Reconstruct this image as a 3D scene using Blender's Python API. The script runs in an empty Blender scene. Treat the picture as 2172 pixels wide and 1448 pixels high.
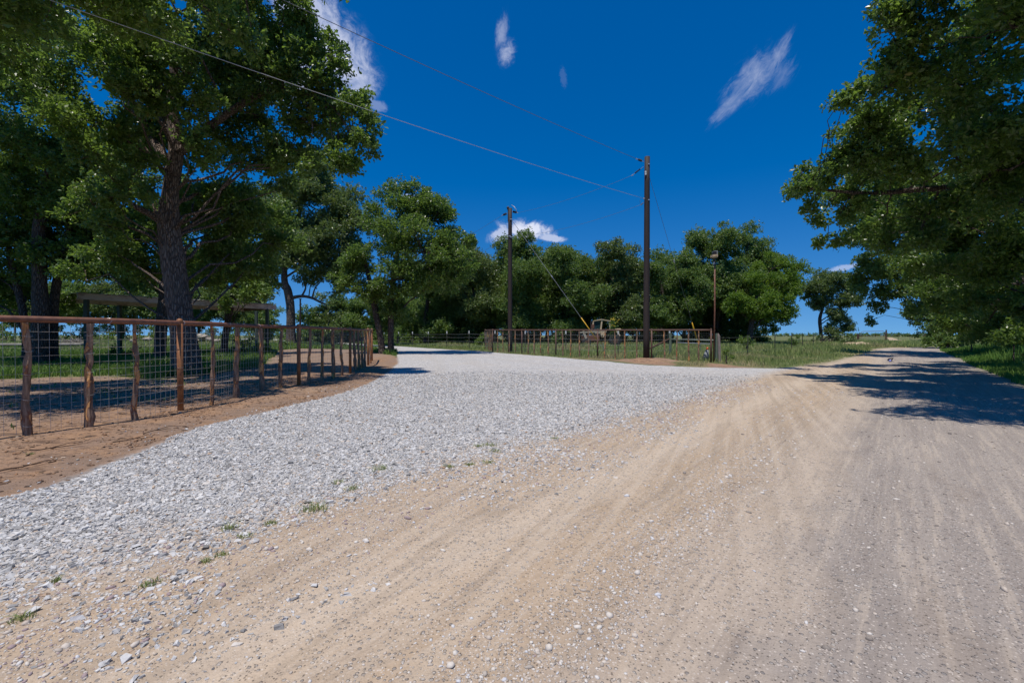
import bpy, math, random
import numpy as np
from mathutils import Vector

random.seed(7)
RNG = np.random.default_rng(7)
SC = bpy.context.scene
COL = SC.collection

# ------------------------------------------------------------------ camera model
W_PX, H_PX, F_PX = 2172.0, 1448.0, 965.0
EYE = 1.25
PITCH = math.atan((724.0 - 711.0) / F_PX)
CP, SP = math.cos(PITCH), math.sin(PITCH)


def ray(px, py):
    """direction of a photo pixel, scaled to one metre of forward distance"""
    u = (px - 1086.0) / F_PX
    v = (724.0 - py) / F_PX
    y = CP + v * SP
    z = -SP + v * CP
    return u / y, z / y


def P(px, py, d):
    u, w = ray(px, py)
    return Vector((u * d, d, EYE + w * d))


# ------------------------------------------------------------------ noise
_perm = RNG.integers(0, 2 ** 31, 65536)


def _h(ix, iy):
    return (_perm[(ix * 73856093 ^ iy * 19349663) & 65535] & 0xffff) / 65535.0


def vnoise(x, y):
    x = np.asarray(x, float); y = np.asarray(y, float)
    ix = np.floor(x).astype(np.int64); iy = np.floor(y).astype(np.int64)
    fx = x - ix; fy = y - iy
    fx = fx * fx * (3 - 2 * fx); fy = fy * fy * (3 - 2 * fy)
    a = _h(ix, iy); b = _h(ix + 1, iy); c = _h(ix, iy + 1); d = _h(ix + 1, iy + 1)
    return (a + (b - a) * fx) * (1 - fy) + (c + (d - c) * fx) * fy


def fbm(x, y, o=4):
    t = 0; a = 0.5
    for i in range(o):
        t = t + a * (vnoise(x * 2 ** i + 17.3 * i, y * 2 ** i - 9.1 * i) - 0.5) * 2
        a *= 0.5
    return t


def ss(a, b, x):
    t = np.clip((x - a) / (b - a), 0, 1)
    return t * t * (3 - 2 * t)


# ------------------------------------------------------------------ terrain height
RD = np.array([0.645, 0.764])       # heading of the dirt road
RN = np.array([0.764, -0.645])      # across it, to the right


def road_st(x, y):
    t = x * RD[0] + y * RD[1]
    s = x * RN[0] + y * RN[1]
    bend = np.maximum(t - 44.0, 0)
    return s - 0.03 * bend ** 2, t


def gbase(x, y):
    return 0.2 * ss(14, 38, y)


MOUND = (6.25, 21.2)


def gz(x, y):
    x = np.asarray(x, float); y = np.asarray(y, float)
    z = gbase(x, y)
    r = np.hypot(x, y)
    fade = ss(0, 2, r) * (1 - ss(60, 200, r))
    z = z + 0.035 * fbm(x * 0.35, y * 0.35, 3) * fade
    z = z + 0.012 * fbm(x * 2.1, y * 2.1, 3) * (1 - ss(20, 40, r))
    m = np.hypot((x - MOUND[0]) / 1.7, (y - MOUND[1]) / 0.9)
    z = z + 0.17 * np.exp(-m * m * 1.6) * (1 + 0.5 * fbm(x * 2.5, y * 2.5, 3))
    s, t = road_st(x, y)
    on = ss(-3.4, -2.6, s) * (1 - ss(2.1, 2.7, s))
    z = z + on * 0.018 * np.sin(s * 3.9 + 0.5 * np.sin(t * 0.3))
    z = z - 0.10 * np.exp(-((s - 3.6) / 0.7) ** 2) * (1 - ss(60, 90, r))
    return z


def gz1(x, y):
    return float(gz(np.array([x]), np.array([y]))[0])


def G(px, py):
    """ground point seen at a photo pixel"""
    u, w = ray(px, py)
    d = EYE / max(-w, 0.004)
    for _ in range(12):
        d = (EYE - float(gbase(u * d, d))) / max(-w, 0.004)
    return Vector((u * d, d, gz1(u * d, d)))


# ------------------------------------------------------------------ region masks
def poly_sd(poly, x, y):
    """signed distance, positive inside"""
    n = len(poly)
    ins = np.zeros(x.shape, bool)
    dist = np.full(x.shape, 1e9)
    for i in range(n):
        ax, ay = poly[i]; bx, by = poly[(i + 1) % n]
        c = ((ay > y) != (by > y))
        with np.errstate(divide='ignore', invalid='ignore'):
            xi = (bx - ax) * (y - ay) / (by - ay + 1e-12) + ax
        ins ^= c & (x < xi)
        ex, ey = bx - ax, by - ay
        tt = np.clip(((x - ax) * ex + (y - ay) * ey) / (ex * ex + ey * ey + 1e-12), 0, 1)
        dist = np.minimum(dist, np.hypot(x - ax - tt * ex, y - ay - tt * ey))
    return np.where(ins, dist, -dist)


def gp(lst):
    return [tuple(G(*p)[:2]) for p in lst]


EDGE = [(0, 1052), (120, 1022), (290, 955), (420, 905), (560, 873), (700, 840), (775, 815), (826, 785), (842, 768), (840, 756)]
GRAVEL = [(-9.0, -1.0), (-5.2, 2.6)] + gp(EDGE) + gp([(838, 748), (800, 741), (740, 735), (640, 727), (520, 722.5), (420, 721)]) + \
    gp([(420, 717), (560, 718.5), (700, 725.5), (850, 734.5), (940, 740.5), (1030, 745.5), (1180, 757.5), (1270, 765), (1370, 773.5),
        (1500, 779), (1640, 781), (1760, 776), (1800, 775)]) + [(5.0, 4.0), (0.0, -1.0)]
DIRT = [(-14, 1.0), (-9.0, -1.2), (-5.2, 2.6)] + gp(EDGE) + gp([(825, 752), (800, 748), (760, 742), (640, 739), (590, 742), (560, 776), (460, 792),
                                                   (330, 806), (230, 797), (0, 803), (-500, 812)])
DIRT2 = gp([(1190, 758.5), (1270, 763), (1370, 773), (1420, 775), (1440, 772), (1400, 766), (1330, 763.5), (1250, 760.5)])
DIRT3 = gp([(1490, 777), (1530, 781), (1580, 783), (1600, 781), (1550, 774), (1505, 770)])


def masks(x, y):
    x = np.asarray(x, float); y = np.asarray(y, float)
    s, t = road_st(x, y)
    left = -3.35 - 0.15 * np.exp(-((t - 2.5) / 3.0) ** 2) + 2.2 * ss(10, 42, t)
    sd_r = np.minimum(s - left, 2.5 - s)
    sd_g = poly_sd(GRAVEL, x, y)
    sd_d = np.maximum(poly_sd(DIRT, x, y), np.maximum(poly_sd(DIRT2, x, y), poly_sd(DIRT3, x, y)))
    m = 1.0 - np.hypot((x - MOUND[0]) / 1.5, (y - MOUND[1] + .1) / 0.9)
    sd_d = np.maximum(sd_d, m * 0.9)
    under = (x < -1.5) & (y < 24) & (sd_g > -1.0) & (sd_d > -1.0)
    sd_d = np.where(under, np.maximum(sd_d, 0.6), sd_d)
    return sd_r, sd_g, sd_d, s, t


# ------------------------------------------------------------------ object helpers
def tag(o, label=None, cat=None, group=None, kind=None):
    if label: o['label'] = label
    if cat: o['category'] = cat
    if group: o['group'] = group
    if kind: o['kind'] = kind
    return o


def thing(name, loc, label, cat, group=None, rz=0.0):
    o = bpy.data.objects.new(name, None)
    o.empty_display_size = 0.3
    COL.objects.link(o)
    o.location = loc
    o.rotation_euler.z = rz
    return tag(o, label, cat, group)


def np_mesh(name, V, faces, mat, smooth=False, attrs=None, parent=None, origin=None):
    """faces: list of int arrays (n,k); one mesh object, vertices in world space unless parent/origin"""
    V = np.asarray(V, np.float32)
    off = None
    if parent is not None:
        off = np.array(parent.matrix_basis.translation, np.float32)
    elif origin is not None:
        off = np.array(origin, np.float32)
    if off is not None:
        V = V - off
    me = bpy.data.meshes.new(name)
    faces = [np.asarray(f, np.int32) for f in faces if len(f)]
    nl = sum(f.size for f in faces); nf = sum(len(f) for f in faces)
    me.vertices.add(len(V)); me.vertices.foreach_set('co', V.ravel())
    me.loops.add(nl)
    me.loops.foreach_set('vertex_index', np.concatenate([f.ravel() for f in faces]))
    me.polygons.add(nf)
    tot = np.concatenate([np.full(len(f), f.shape[1], np.int32) for f in faces])
    st = np.concatenate([[0], np.cumsum(tot)[:-1]]).astype(np.int32)
    me.polygons.foreach_set('loop_start', st)
    me.polygons.foreach_set('loop_total', tot)
    me.polygons.foreach_set('use_smooth', np.full(nf, bool(smooth)))
    if attrs:
        for k, a in attrs.items():
            at = me.attributes.new(k, 'FLOAT', 'POINT')
            at.data.foreach_set('value', np.asarray(a, np.float32))
    me.update(calc_edges=True)
    me.validate()
    if mat is not None:
        me.materials.append(mat)
    o = bpy.data.objects.new(name, me)
    COL.objects.link(o)
    if parent is not None:
        o.parent = parent
        # children of a translated empty: vertices were made relative to it
    elif origin is not None:
        o.location = origin
    return o


class MB:
    """collects shapes into one mesh"""
    def __init__(self):
        self.v = []; self.f = []

    def add(self, vs, fs):
        b = len(self.v)
        self.v += [tuple(p) for p in vs]
        self.f += [tuple(i + b for i in q) for q in fs]

    def box(self, c, size, rz=0.0, R=None):
        sx, sy, sz = [k / 2 for k in size]
        cs, sn = math.cos(rz), math.sin(rz)
        vs = []
        for dz in (-sz, sz):
            for dx, dy in ((-sx, -sy), (sx, -sy), (sx, sy), (-sx, sy)):
                p = Vector((dx, dy, dz))
                if R is not None:
                    p = R @ p
                else:
                    p = Vector((dx * cs - dy * sn, dx * sn + dy * cs, dz))
                vs.append((c[0] + p.x, c[1] + p.y, c[2] + p.z))
        self.add(vs, [(3, 2, 1, 0), (4, 5, 6, 7), (0, 1, 5, 4), (1, 2, 6, 5), (2, 3, 7, 6), (3, 0, 4, 7)])

    def beam(self, a, b, w, h):
        """rectangular bar from a to b"""
        a = Vector(a); b = Vector(b)
        d = (b - a)
        q = d.to_track_quat('Y', 'Z').to_matrix()
        self.box((a + b) / 2, (w, d.length, h), R=q)

    def tube(self, pts, rad, n=8, caps=True, jitter=0.0, seed=0):
        pts = [Vector(p) for p in pts]
        m = len(pts)
        if not hasattr(rad, '__len__'): rad = [rad] * m
        rr = random.Random(seed)
        vs = []; fs = []
        up = Vector((0, 0, 1))
        prev = None
        for i, p in enumerate(pts):
            t = (pts[min(i + 1, m - 1)] - pts[max(i - 1, 0)])
            if t.length < 1e-9: t = Vector((0, 0, 1))
            t.normalize()
            if prev is None:
                a = Vector((1, 0, 0)) if abs(t.x) < 0.8 else Vector((0, 1, 0))
                a = (a - t * a.dot(t)).normalized()
            else:
                a = (prev - t * prev.dot(t))
                a = a.normalized() if a.length > 1e-6 else t.orthogonal().normalized()
            prev = a
            b = t.cross(a)
            for k in range(n):
                th = 2 * math.pi * k / n
                r = rad[i] * (1 + jitter * rr.uniform(-1, 1))
                vs.append(p + a * (r * math.cos(th)) + b * (r * math.sin(th)))
        for i in range(m - 1):
            for k in range(n):
                fs.append((i * n + k, i * n + (k + 1) % n, (i + 1) * n + (k + 1) % n, (i + 1) * n + k))
        if caps:
            fs.append(tuple(reversed(range(n))))
            fs.append(tuple((m - 1) * n + k for k in range(n)))
        self.add(vs, fs)

    def ball(self, c, r, sx=1, sy=1, sz=1, n=10, m=6, jitter=0.0, seed=0):
        rr = random.Random(seed)
        vs = [(c[0], c[1], c[2] - r * sz)]
        for i in range(1, m):
            ph = -math.pi / 2 + math.pi * i / m
            for k in range(n):
                th = 2 * math.pi * k / n
                q = r * (1 + jitter * rr.uniform(-1, 1))
                vs.append((c[0] + q * sx * math.cos(ph) * math.cos(th), c[1] + q * sy * math.cos(ph) * math.sin(th), c[2] + q * sz * math.sin(ph)))
        vs.append((c[0], c[1], c[2] + r * sz))
        fs = [(0, 1 + (k + 1) % n, 1 + k) for k in range(n)]
        for i in range(m - 2):
            for k in range(n):
                a = 1 + i * n + k; b = 1 + i * n + (k + 1) % n
                fs.append((a, b, b + n, a + n))
        l = len(vs) - 1
        fs += [(l, 1 + (m - 2) * n + k, 1 + (m - 2) * n + (k + 1) % n) for k in range(n)]
        self.add(vs, fs)

    def build(self, name, mat, parent=None, smooth=False, origin=None, bevel=0.0):
        off = Vector((0, 0, 0))
        if parent is not None:
            q = parent
            while q is not None:
                off += q.matrix_basis.translation; q = q.parent
        elif origin is not None:
            off = Vector(origin)
        me = bpy.data.meshes.new(name)
        me.from_pydata([(p[0] - off.x, p[1] - off.y, p[2] - off.z) for p in self.v], [], self.f)
        if smooth:
            me.polygons.foreach_set('use_smooth', [len(q) <= 4 for q in self.f])
        me.materials.append(mat)
        me.update()
        o = bpy.data.objects.new(name, me)
        COL.objects.link(o)
        if parent is not None: o.parent = parent
        elif origin is not None: o.location = origin
        if bevel > 0:
            b = o.modifiers.new('bevel', 'BEVEL'); b.width = bevel; b.segments = 2; b.limit_method = 'ANGLE'
        return o


# ------------------------------------------------------------------ node helper
class NT:
    def __init__(self, nt):
        self.nt = nt; nt.nodes.clear()

    def n(self, typ, ins=None, **props):
        nd = self.nt.nodes.new(typ)
        for k, v in props.items(): setattr(nd, k, v)
        if ins:
            for k, v in ins.items():
                s = nd.inputs[k]
                if isinstance(v, bpy.types.NodeSocket): self.nt.links.new(v, s)
                elif isinstance(v, bpy.types.Node): self.nt.links.new(v.outputs[0], s)
                else:
                    if s.type == 'RGBA' and len(v) == 3: v = (*v, 1)
                    s.default_value = v
        return nd

    def math(self, op, a, b=None, c=None, clamp=False):
        ins = {0: a}
        if b is not None: ins[1] = b
        if c is not None: ins[2] = c
        return self.n('ShaderNodeMath', ins, operation=op, use_clamp=clamp).outputs[0]

    def mix(self, f, a, b, blend='MIX'):
        nd = self.nt.nodes.new('ShaderNodeMix'); nd.data_type = 'RGBA'; nd.blend_type = blend
        for s, v in ((nd.inputs[0], f), (nd.inputs[6], a), (nd.inputs[7], b)):
            if isinstance(v, bpy.types.NodeSocket): self.nt.links.new(v, s)
            else:
                if s.type == 'RGBA' and len(v) == 3: v = (*v, 1)
                s.default_value = v
        return nd.outputs[2]

    def ramp(self, f, stops, interp='LINEAR'):
        nd = self.nt.nodes.new('ShaderNodeValToRGB'); cr = nd.color_ramp; cr.interpolation = interp
        while len(cr.elements) < len(stops): cr.elements.new(0.5)
        for e, (p, c) in zip(cr.elements, stops):
            e.position = p
            e.color = (c, c, c, 1) if not hasattr(c, '__len__') else (*c, 1)
        self.nt.links.new(f, nd.inputs[0])
        return nd.outputs[0]

    def sstep(self, a, b, x):
        nd = self.nt.nodes.new('ShaderNodeMapRange'); nd.interpolation_type = 'SMOOTHSTEP'
        for i, v in ((0, x), (1, a), (2, b)):
            if isinstance(v, bpy.types.NodeSocket): self.nt.links.new(v, nd.inputs[i])
            else: nd.inputs[i].default_value = v
        return nd.outputs[0]

    def noise(self, vec, scale, detail=4, rough=0.55, dist=0.0):
        return self.n('ShaderNodeTexNoise', {'Vector': vec, 'Scale': scale, 'Detail': detail, 'Roughness': rough, 'Distortion': dist}).outputs[0]

    def mapping(self, vec, scale=(1, 1, 1), rot=(0, 0, 0)):
        return self.n('ShaderNodeMapping', {'Vector': vec, 'Scale': scale, 'Rotation': rot}).outputs[0]

    def attr(self, name):
        return self.n('ShaderNodeAttribute', attribute_name=name).outputs['Fac']

    def out(self, sh):
        self.n('ShaderNodeOutputMaterial', {0: sh})


def new_mat(name):
    m = bpy.data.materials.new(name); m.use_nodes = True
    return m, NT(m.node_tree)


def simple_mat(name, col, rough=0.7, metal=0.0, var=0.25, scale=8.0, bump=0.1, stretch=(1, 1, 1), col2=None, thr=(0.4, 0.65), spec=0.5):
    """a surface with two mottled tones and a fine bump"""
    m, t = new_mat(name)
    tc = t.n('ShaderNodeTexCoord').outputs['Object']
    v = t.mapping(tc, stretch)
    n1 = t.noise(v, scale, 6, 0.65)
    n2 = t.noise(v, scale * 4.3, 4, 0.6)
    c2 = col2 if col2 else tuple(k * (1 - var) for k in col)
    c = t.mix(t.sstep(thr[0], thr[1], n1), col, c2)
    c = t.mix(t.math('MULTIPLY', n2, 0.6), c, tuple(k * 0.75 for k in col), 'MIX')
    b = t.n('ShaderNodeBump', {'Strength': 0.5, 'Distance': bump, 'Height': t.math('ADD', n1, n2)})
    p = t.n('ShaderNodeBsdfPrincipled', {'Base Color': c, 'Roughness': rough, 'Metallic': metal, 'Normal': b.outputs[0], 'Specular IOR Level': spec})
    t.out(p)
    return m


M = {}
M['rust'] = simple_mat('rusty_pipe', (0.21, 0.085, 0.045), 0.6, 0.0, scale=9, bump=0.004, col2=(0.10, 0.042, 0.028))
M['rust_dark'] = simple_mat('dark_rusty_pipe', (0.12, 0.058, 0.038), 0.65, scale=6, bump=0.004, col2=(0.08, 0.038, 0.028))
M['rust_bright'] = simple_mat('orange_rust', (0.36, 0.15, 0.05), 0.65, scale=6, bump=0.004, col2=(0.17, 0.06, 0.025))
M['wire'] = simple_mat('galvanised_wire', (0.38, 0.38, 0.38), 0.45, 0.3, var=0.15, bump=0.001)
M['wire_dark'] = simple_mat('old_fence_wire', (0.20, 0.19, 0.18), 0.55, 0.3, bump=0.001)
M['cable'] = simple_mat('aluminium_cable', (0.48, 0.47, 0.46), 0.45, 0.35, var=0.1, bump=0.002)
M['cable_dark'] = simple_mat('weathered_line', (0.16, 0.16, 0.17), 0.6, 0.2, bump=0.001)
M['pole'] = simple_mat('creosote_pole', (0.035, 0.021, 0.016), 0.75, var=0.4, scale=3, bump=0.01, stretch=(5, 5, 0.6), col2=(0.02, 0.014, 0.013))
M['insul'] = simple_mat('grey_polymer_insulator', (0.05, 0.05, 0.06), 0.4, bump=0.002)
M['steel'] = simple_mat('galvanised_fitting', (0.55, 0.55, 0.55), 0.4, 0.5, bump=0.002)
M['yellow'] = simple_mat('yellow_guy_guard', (0.75, 0.42, 0.02), 0.5, var=0.1, bump=0.001)
M['white'] = simple_mat('white_paint', (0.70, 0.70, 0.68), 0.5, var=0.15, bump=0.002)
M['green_post'] = simple_mat('treated_green_wood', (0.15, 0.19, 0.13), 0.8, scale=6, bump=0.006, stretch=(4, 4, 0.6), col2=(0.10, 0.13, 0.09))
M['green_pipe'] = simple_mat('pale_green_pipe', (0.30, 0.34, 0.28), 0.6, scale=6, bump=0.002)
M['grey_wood'] = simple_mat('weathered_grey_wood', (0.33, 0.26, 0.235), 0.85, scale=6, bump=0.008, stretch=(5, 5, 0.5), col2=(0.19, 0.15, 0.135))
M['brown_wood'] = simple_mat('brown_fence_wood', (0.10, 0.055, 0.032), 0.85, scale=6, bump=0.008, stretch=(5, 5, 0.5), col2=(0.05, 0.03, 0.02))
M['tpost'] = simple_mat('green_steel_post', (0.045, 0.065, 0.045), 0.6, scale=9, bump=0.002, col2=(0.09, 0.05, 0.03))
M['fascia'] = simple_mat('rusty_roof_trim', (0.66, 0.55, 0.47), 0.6, scale=2.2, bump=0.004, stretch=(1, 1, 2), col2=(0.17, 0.085, 0.05), thr=(0.45, 0.7))
M['sheet'] = simple_mat('galvanised_roof_sheet', (0.50, 0.50, 0.48), 0.45, 0.3, scale=1.5, bump=0.003, col2=(0.26, 0.17, 0.12), thr=(0.5, 0.75))
M['shed_post'] = simple_mat('dark_green_steel', (0.06, 0.085, 0.07), 0.6, scale=5, bump=0.003)
M['tan'] = simple_mat('faded_tan_machine_paint', (0.66, 0.50, 0.31), 0.65, scale=4, bump=0.004, col2=(0.24, 0.12, 0.06), thr=(0.55, 0.75))
M['tan2'] = simple_mat('grey_tan_machine_paint', (0.44, 0.39, 0.30), 0.65, scale=4, bump=0.004, col2=(0.16, 0.09, 0.05), thr=(0.55, 0.75))
M['black'] = simple_mat('black_rubber', (0.02, 0.02, 0.022), 0.7, bump=0.01)
M['rock'] = simple_mat('pale_limestone', (0.46, 0.41, 0.33), 0.9, scale=2.5, bump=0.06, col2=(0.27, 0.23, 0.18))
M['concrete'] = simple_mat('pale_concrete', (0.42, 0.38, 0.31), 0.9, scale=2, bump=0.02, col2=(0.28, 0.24, 0.19))
M['sand'] = simple_mat('pale_sand', (0.50, 0.38, 0.24), 0.95, scale=2, bump=0.04, col2=(0.38, 0.27, 0.16))
M['orange'] = simple_mat('faded_orange_plastic', (0.55, 0.10, 0.02), 0.5, bump=0.002)
M['grey_white'] = simple_mat('grey_white_plastic', (0.25, 0.26, 0.26), 0.6, bump=0.004)
M['yellow_petal'] = simple_mat('yellow_petal', (0.55, 0.40, 0.02), 0.6, bump=0.002)
M['smudge'] = simple_mat('dark_smudge', (0.015, 0.016, 0.03), 0.6, bump=0.004)
M['smudge_blue'] = simple_mat('pale_blue_smudge', (0.30, 0.34, 0.75), 0.5, bump=0.004)
M['twig'] = simple_mat('dry_pale_twig', (0.30, 0.26, 0.21), 0.9, bump=0.004)


def glass_mat():
    m, t = new_mat('dark_teal_glass')
    p = t.n('ShaderNodeBsdfPrincipled', {'Base Color': (0.03, 0.07, 0.07), 'Roughness': 0.08, 'Alpha': 1.0, 'Transmission Weight': 0.35})
    t.out(p); return m


M['glass'] = glass_mat()


def bark_mat(name, col, col2, sc=1.0):
    m, t = new_mat(name)
    tc = t.n('ShaderNodeTexCoord').outputs['Object']
    v = t.mapping(tc, (9 * sc, 9 * sc, 1.7 * sc))
    n0 = t.noise(tc, 2.0, 3)
    vo = t.n('ShaderNodeTexVoronoi', {'Vector': v, 'Scale': 2.2, 'Randomness': 1.0}, feature='DISTANCE_TO_EDGE').outputs['Distance']
    n1 = t.noise(v, 2.5, 6, 0.7, 0.6)
    h = t.math('ADD', t.sstep(0.0, 0.35, vo), n1)
    c = t.mix(t.sstep(0.45, 1.25, h), col2, col)
    c = t.mix(t.sstep(0.5, 0.8, n0), c, tuple(k * 0.7 for k in col))
    b = t.n('ShaderNodeBump', {'Strength': 0.9, 'Distance': 0.05, 'Height': h})
    p = t.n('ShaderNodeBsdfPrincipled', {'Base Color': c, 'Roughness': 0.92, 'Normal': b.outputs[0], 'Specular IOR Level': 0.2})
    t.out(p); return m


M['bark'] = bark_mat('oak_bark', (0.29, 0.225, 0.185), (0.085, 0.062, 0.05))
M['bark_dark'] = bark_mat('dark_oak_bark', (0.17, 0.135, 0.115), (0.05, 0.038, 0.032))


def cedar_mat():
    m, t = new_mat('peeling_cedar')
    tc = t.n('ShaderNodeTexCoord').outputs['Object']
    v = t.mapping(tc, (16, 16, 1.6))
    n1 = t.noise(v, 2.0, 5, 0.7)
    v2 = t.mapping(tc, (5, 5, 2.2))
    n2 = t.noise(v2, 1.6, 3, 0.6, 0.4)
    bark = t.mix(t.sstep(0.35, 0.7, n1), (0.15, 0.095, 0.064), (0.42, 0.27, 0.175))
    wood = t.mix(t.sstep(0.4, 0.6, n1), (0.70, 0.38, 0.15), (0.42, 0.17, 0.06))
    c = t.mix(t.sstep(0.555, 0.58, n2), bark, wood)
    red = t.sstep(0.50, 0.57, n2)
    c = t.mix(t.math('MULTIPLY', t.math('SUBTRACT', red, t.sstep(0.555, 0.58, n2)), 0.8), c, (0.18, 0.05, 0.022))
    b = t.n('ShaderNodeBump', {'Strength': 0.8, 'Distance': 0.012, 'Height': t.math('SUBTRACT', n1, t.math('MULTIPLY', t.sstep(0.6, 0.64, n2), 0.6))})
    p = t.n('ShaderNodeBsdfPrincipled', {'Base Color': c, 'Roughness': 0.9, 'Normal': b.outputs[0], 'Specular IOR Level': 0.2})
    t.out(p); return m


M['cedar'] = cedar_mat()


def leaf_mat(name, dark, mid, light, trans, yellow=0.985, rough=0.38, tfac=0.22):
    m, t = new_mat(name)
    r = t.attr('rnd')
    c = t.ramp(r, [(0.0, dark), (0.55, mid), (0.93, light), (yellow, tuple(k * 1.25 for k in light)), (1.0, (0.22, 0.20, 0.04))])
    p = t.n('ShaderNodeBsdfPrincipled', {'Base Color': c, 'Roughness': rough, 'Specular IOR Level': 0.6})
    tr = t.n('ShaderNodeBsdfTranslucent', {'Color': t.mix(0.6, c, trans)})
    mx = t.n('ShaderNodeMixShader', {0: tfac, 1: p.outputs[0], 2: tr.outputs[0]})
    t.out(mx); return m


M['leaf_oak'] = leaf_mat('oak_leaves', (0.062, 0.112, 0.026), (0.106, 0.178, 0.040), (0.168, 0.250, 0.060), (0.28, 0.43, 0.05), rough=0.33, tfac=0.50)
M['leaf_oak2'] = leaf_mat('dusty_oak_leaves', (0.068, 0.108, 0.034), (0.115, 0.170, 0.052), (0.175, 0.235, 0.080), (0.27, 0.37, 0.06), tfac=0.42)
M['leaf_wood'] = leaf_mat('woodland_leaves', (0.066, 0.122, 0.030), (0.114, 0.192, 0.046), (0.176, 0.262, 0.070), (0.27, 0.39, 0.05), rough=0.42, tfac=0.45)
M['leaf_bright'] = leaf_mat('bright_elm_leaves', (0.075, 0.145, 0.012), (0.118, 0.215, 0.016), (0.165, 0.265, 0.024), (0.26, 0.40, 0.03), rough=0.55, tfac=0.45)
M['leaf_shrub'] = leaf_mat('shrub_leaves', (0.065, 0.125, 0.02), (0.115, 0.20, 0.03), (0.17, 0.25, 0.042), (0.28, 0.40, 0.04), rough=0.5, tfac=0.32)


def grass_mat(name, green, green2, dry, rough=0.6):
    m, t = new_mat(name)
    r = t.attr('rnd'); dr = t.attr('dry')
    g = t.mix(r, green, green2)
    c = t.mix(dr, g, t.mix(r, dry, tuple(k * 0.7 for k in dry)))
    p = t.n('ShaderNodeBsdfPrincipled', {'Base Color': c, 'Roughness': rough, 'Specular IOR Level': 0.25})
    tr = t.n('ShaderNodeBsdfTranslucent', {'Color': c})
    mx = t.n('ShaderNodeMixShader', {0: 0.3, 1: p.outputs[0], 2: tr.outputs[0]})
    t.out(mx); return m


M['grass'] = grass_mat('field_grass', (0.20, 0.28, 0.075), (0.31, 0.37, 0.13), (0.62, 0.50, 0.27))
M['grass_lush'] = grass_mat('lush_verge_grass', (0.085, 0.20, 0.03), (0.16, 0.28, 0.045), (0.40, 0.32, 0.14))

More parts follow.
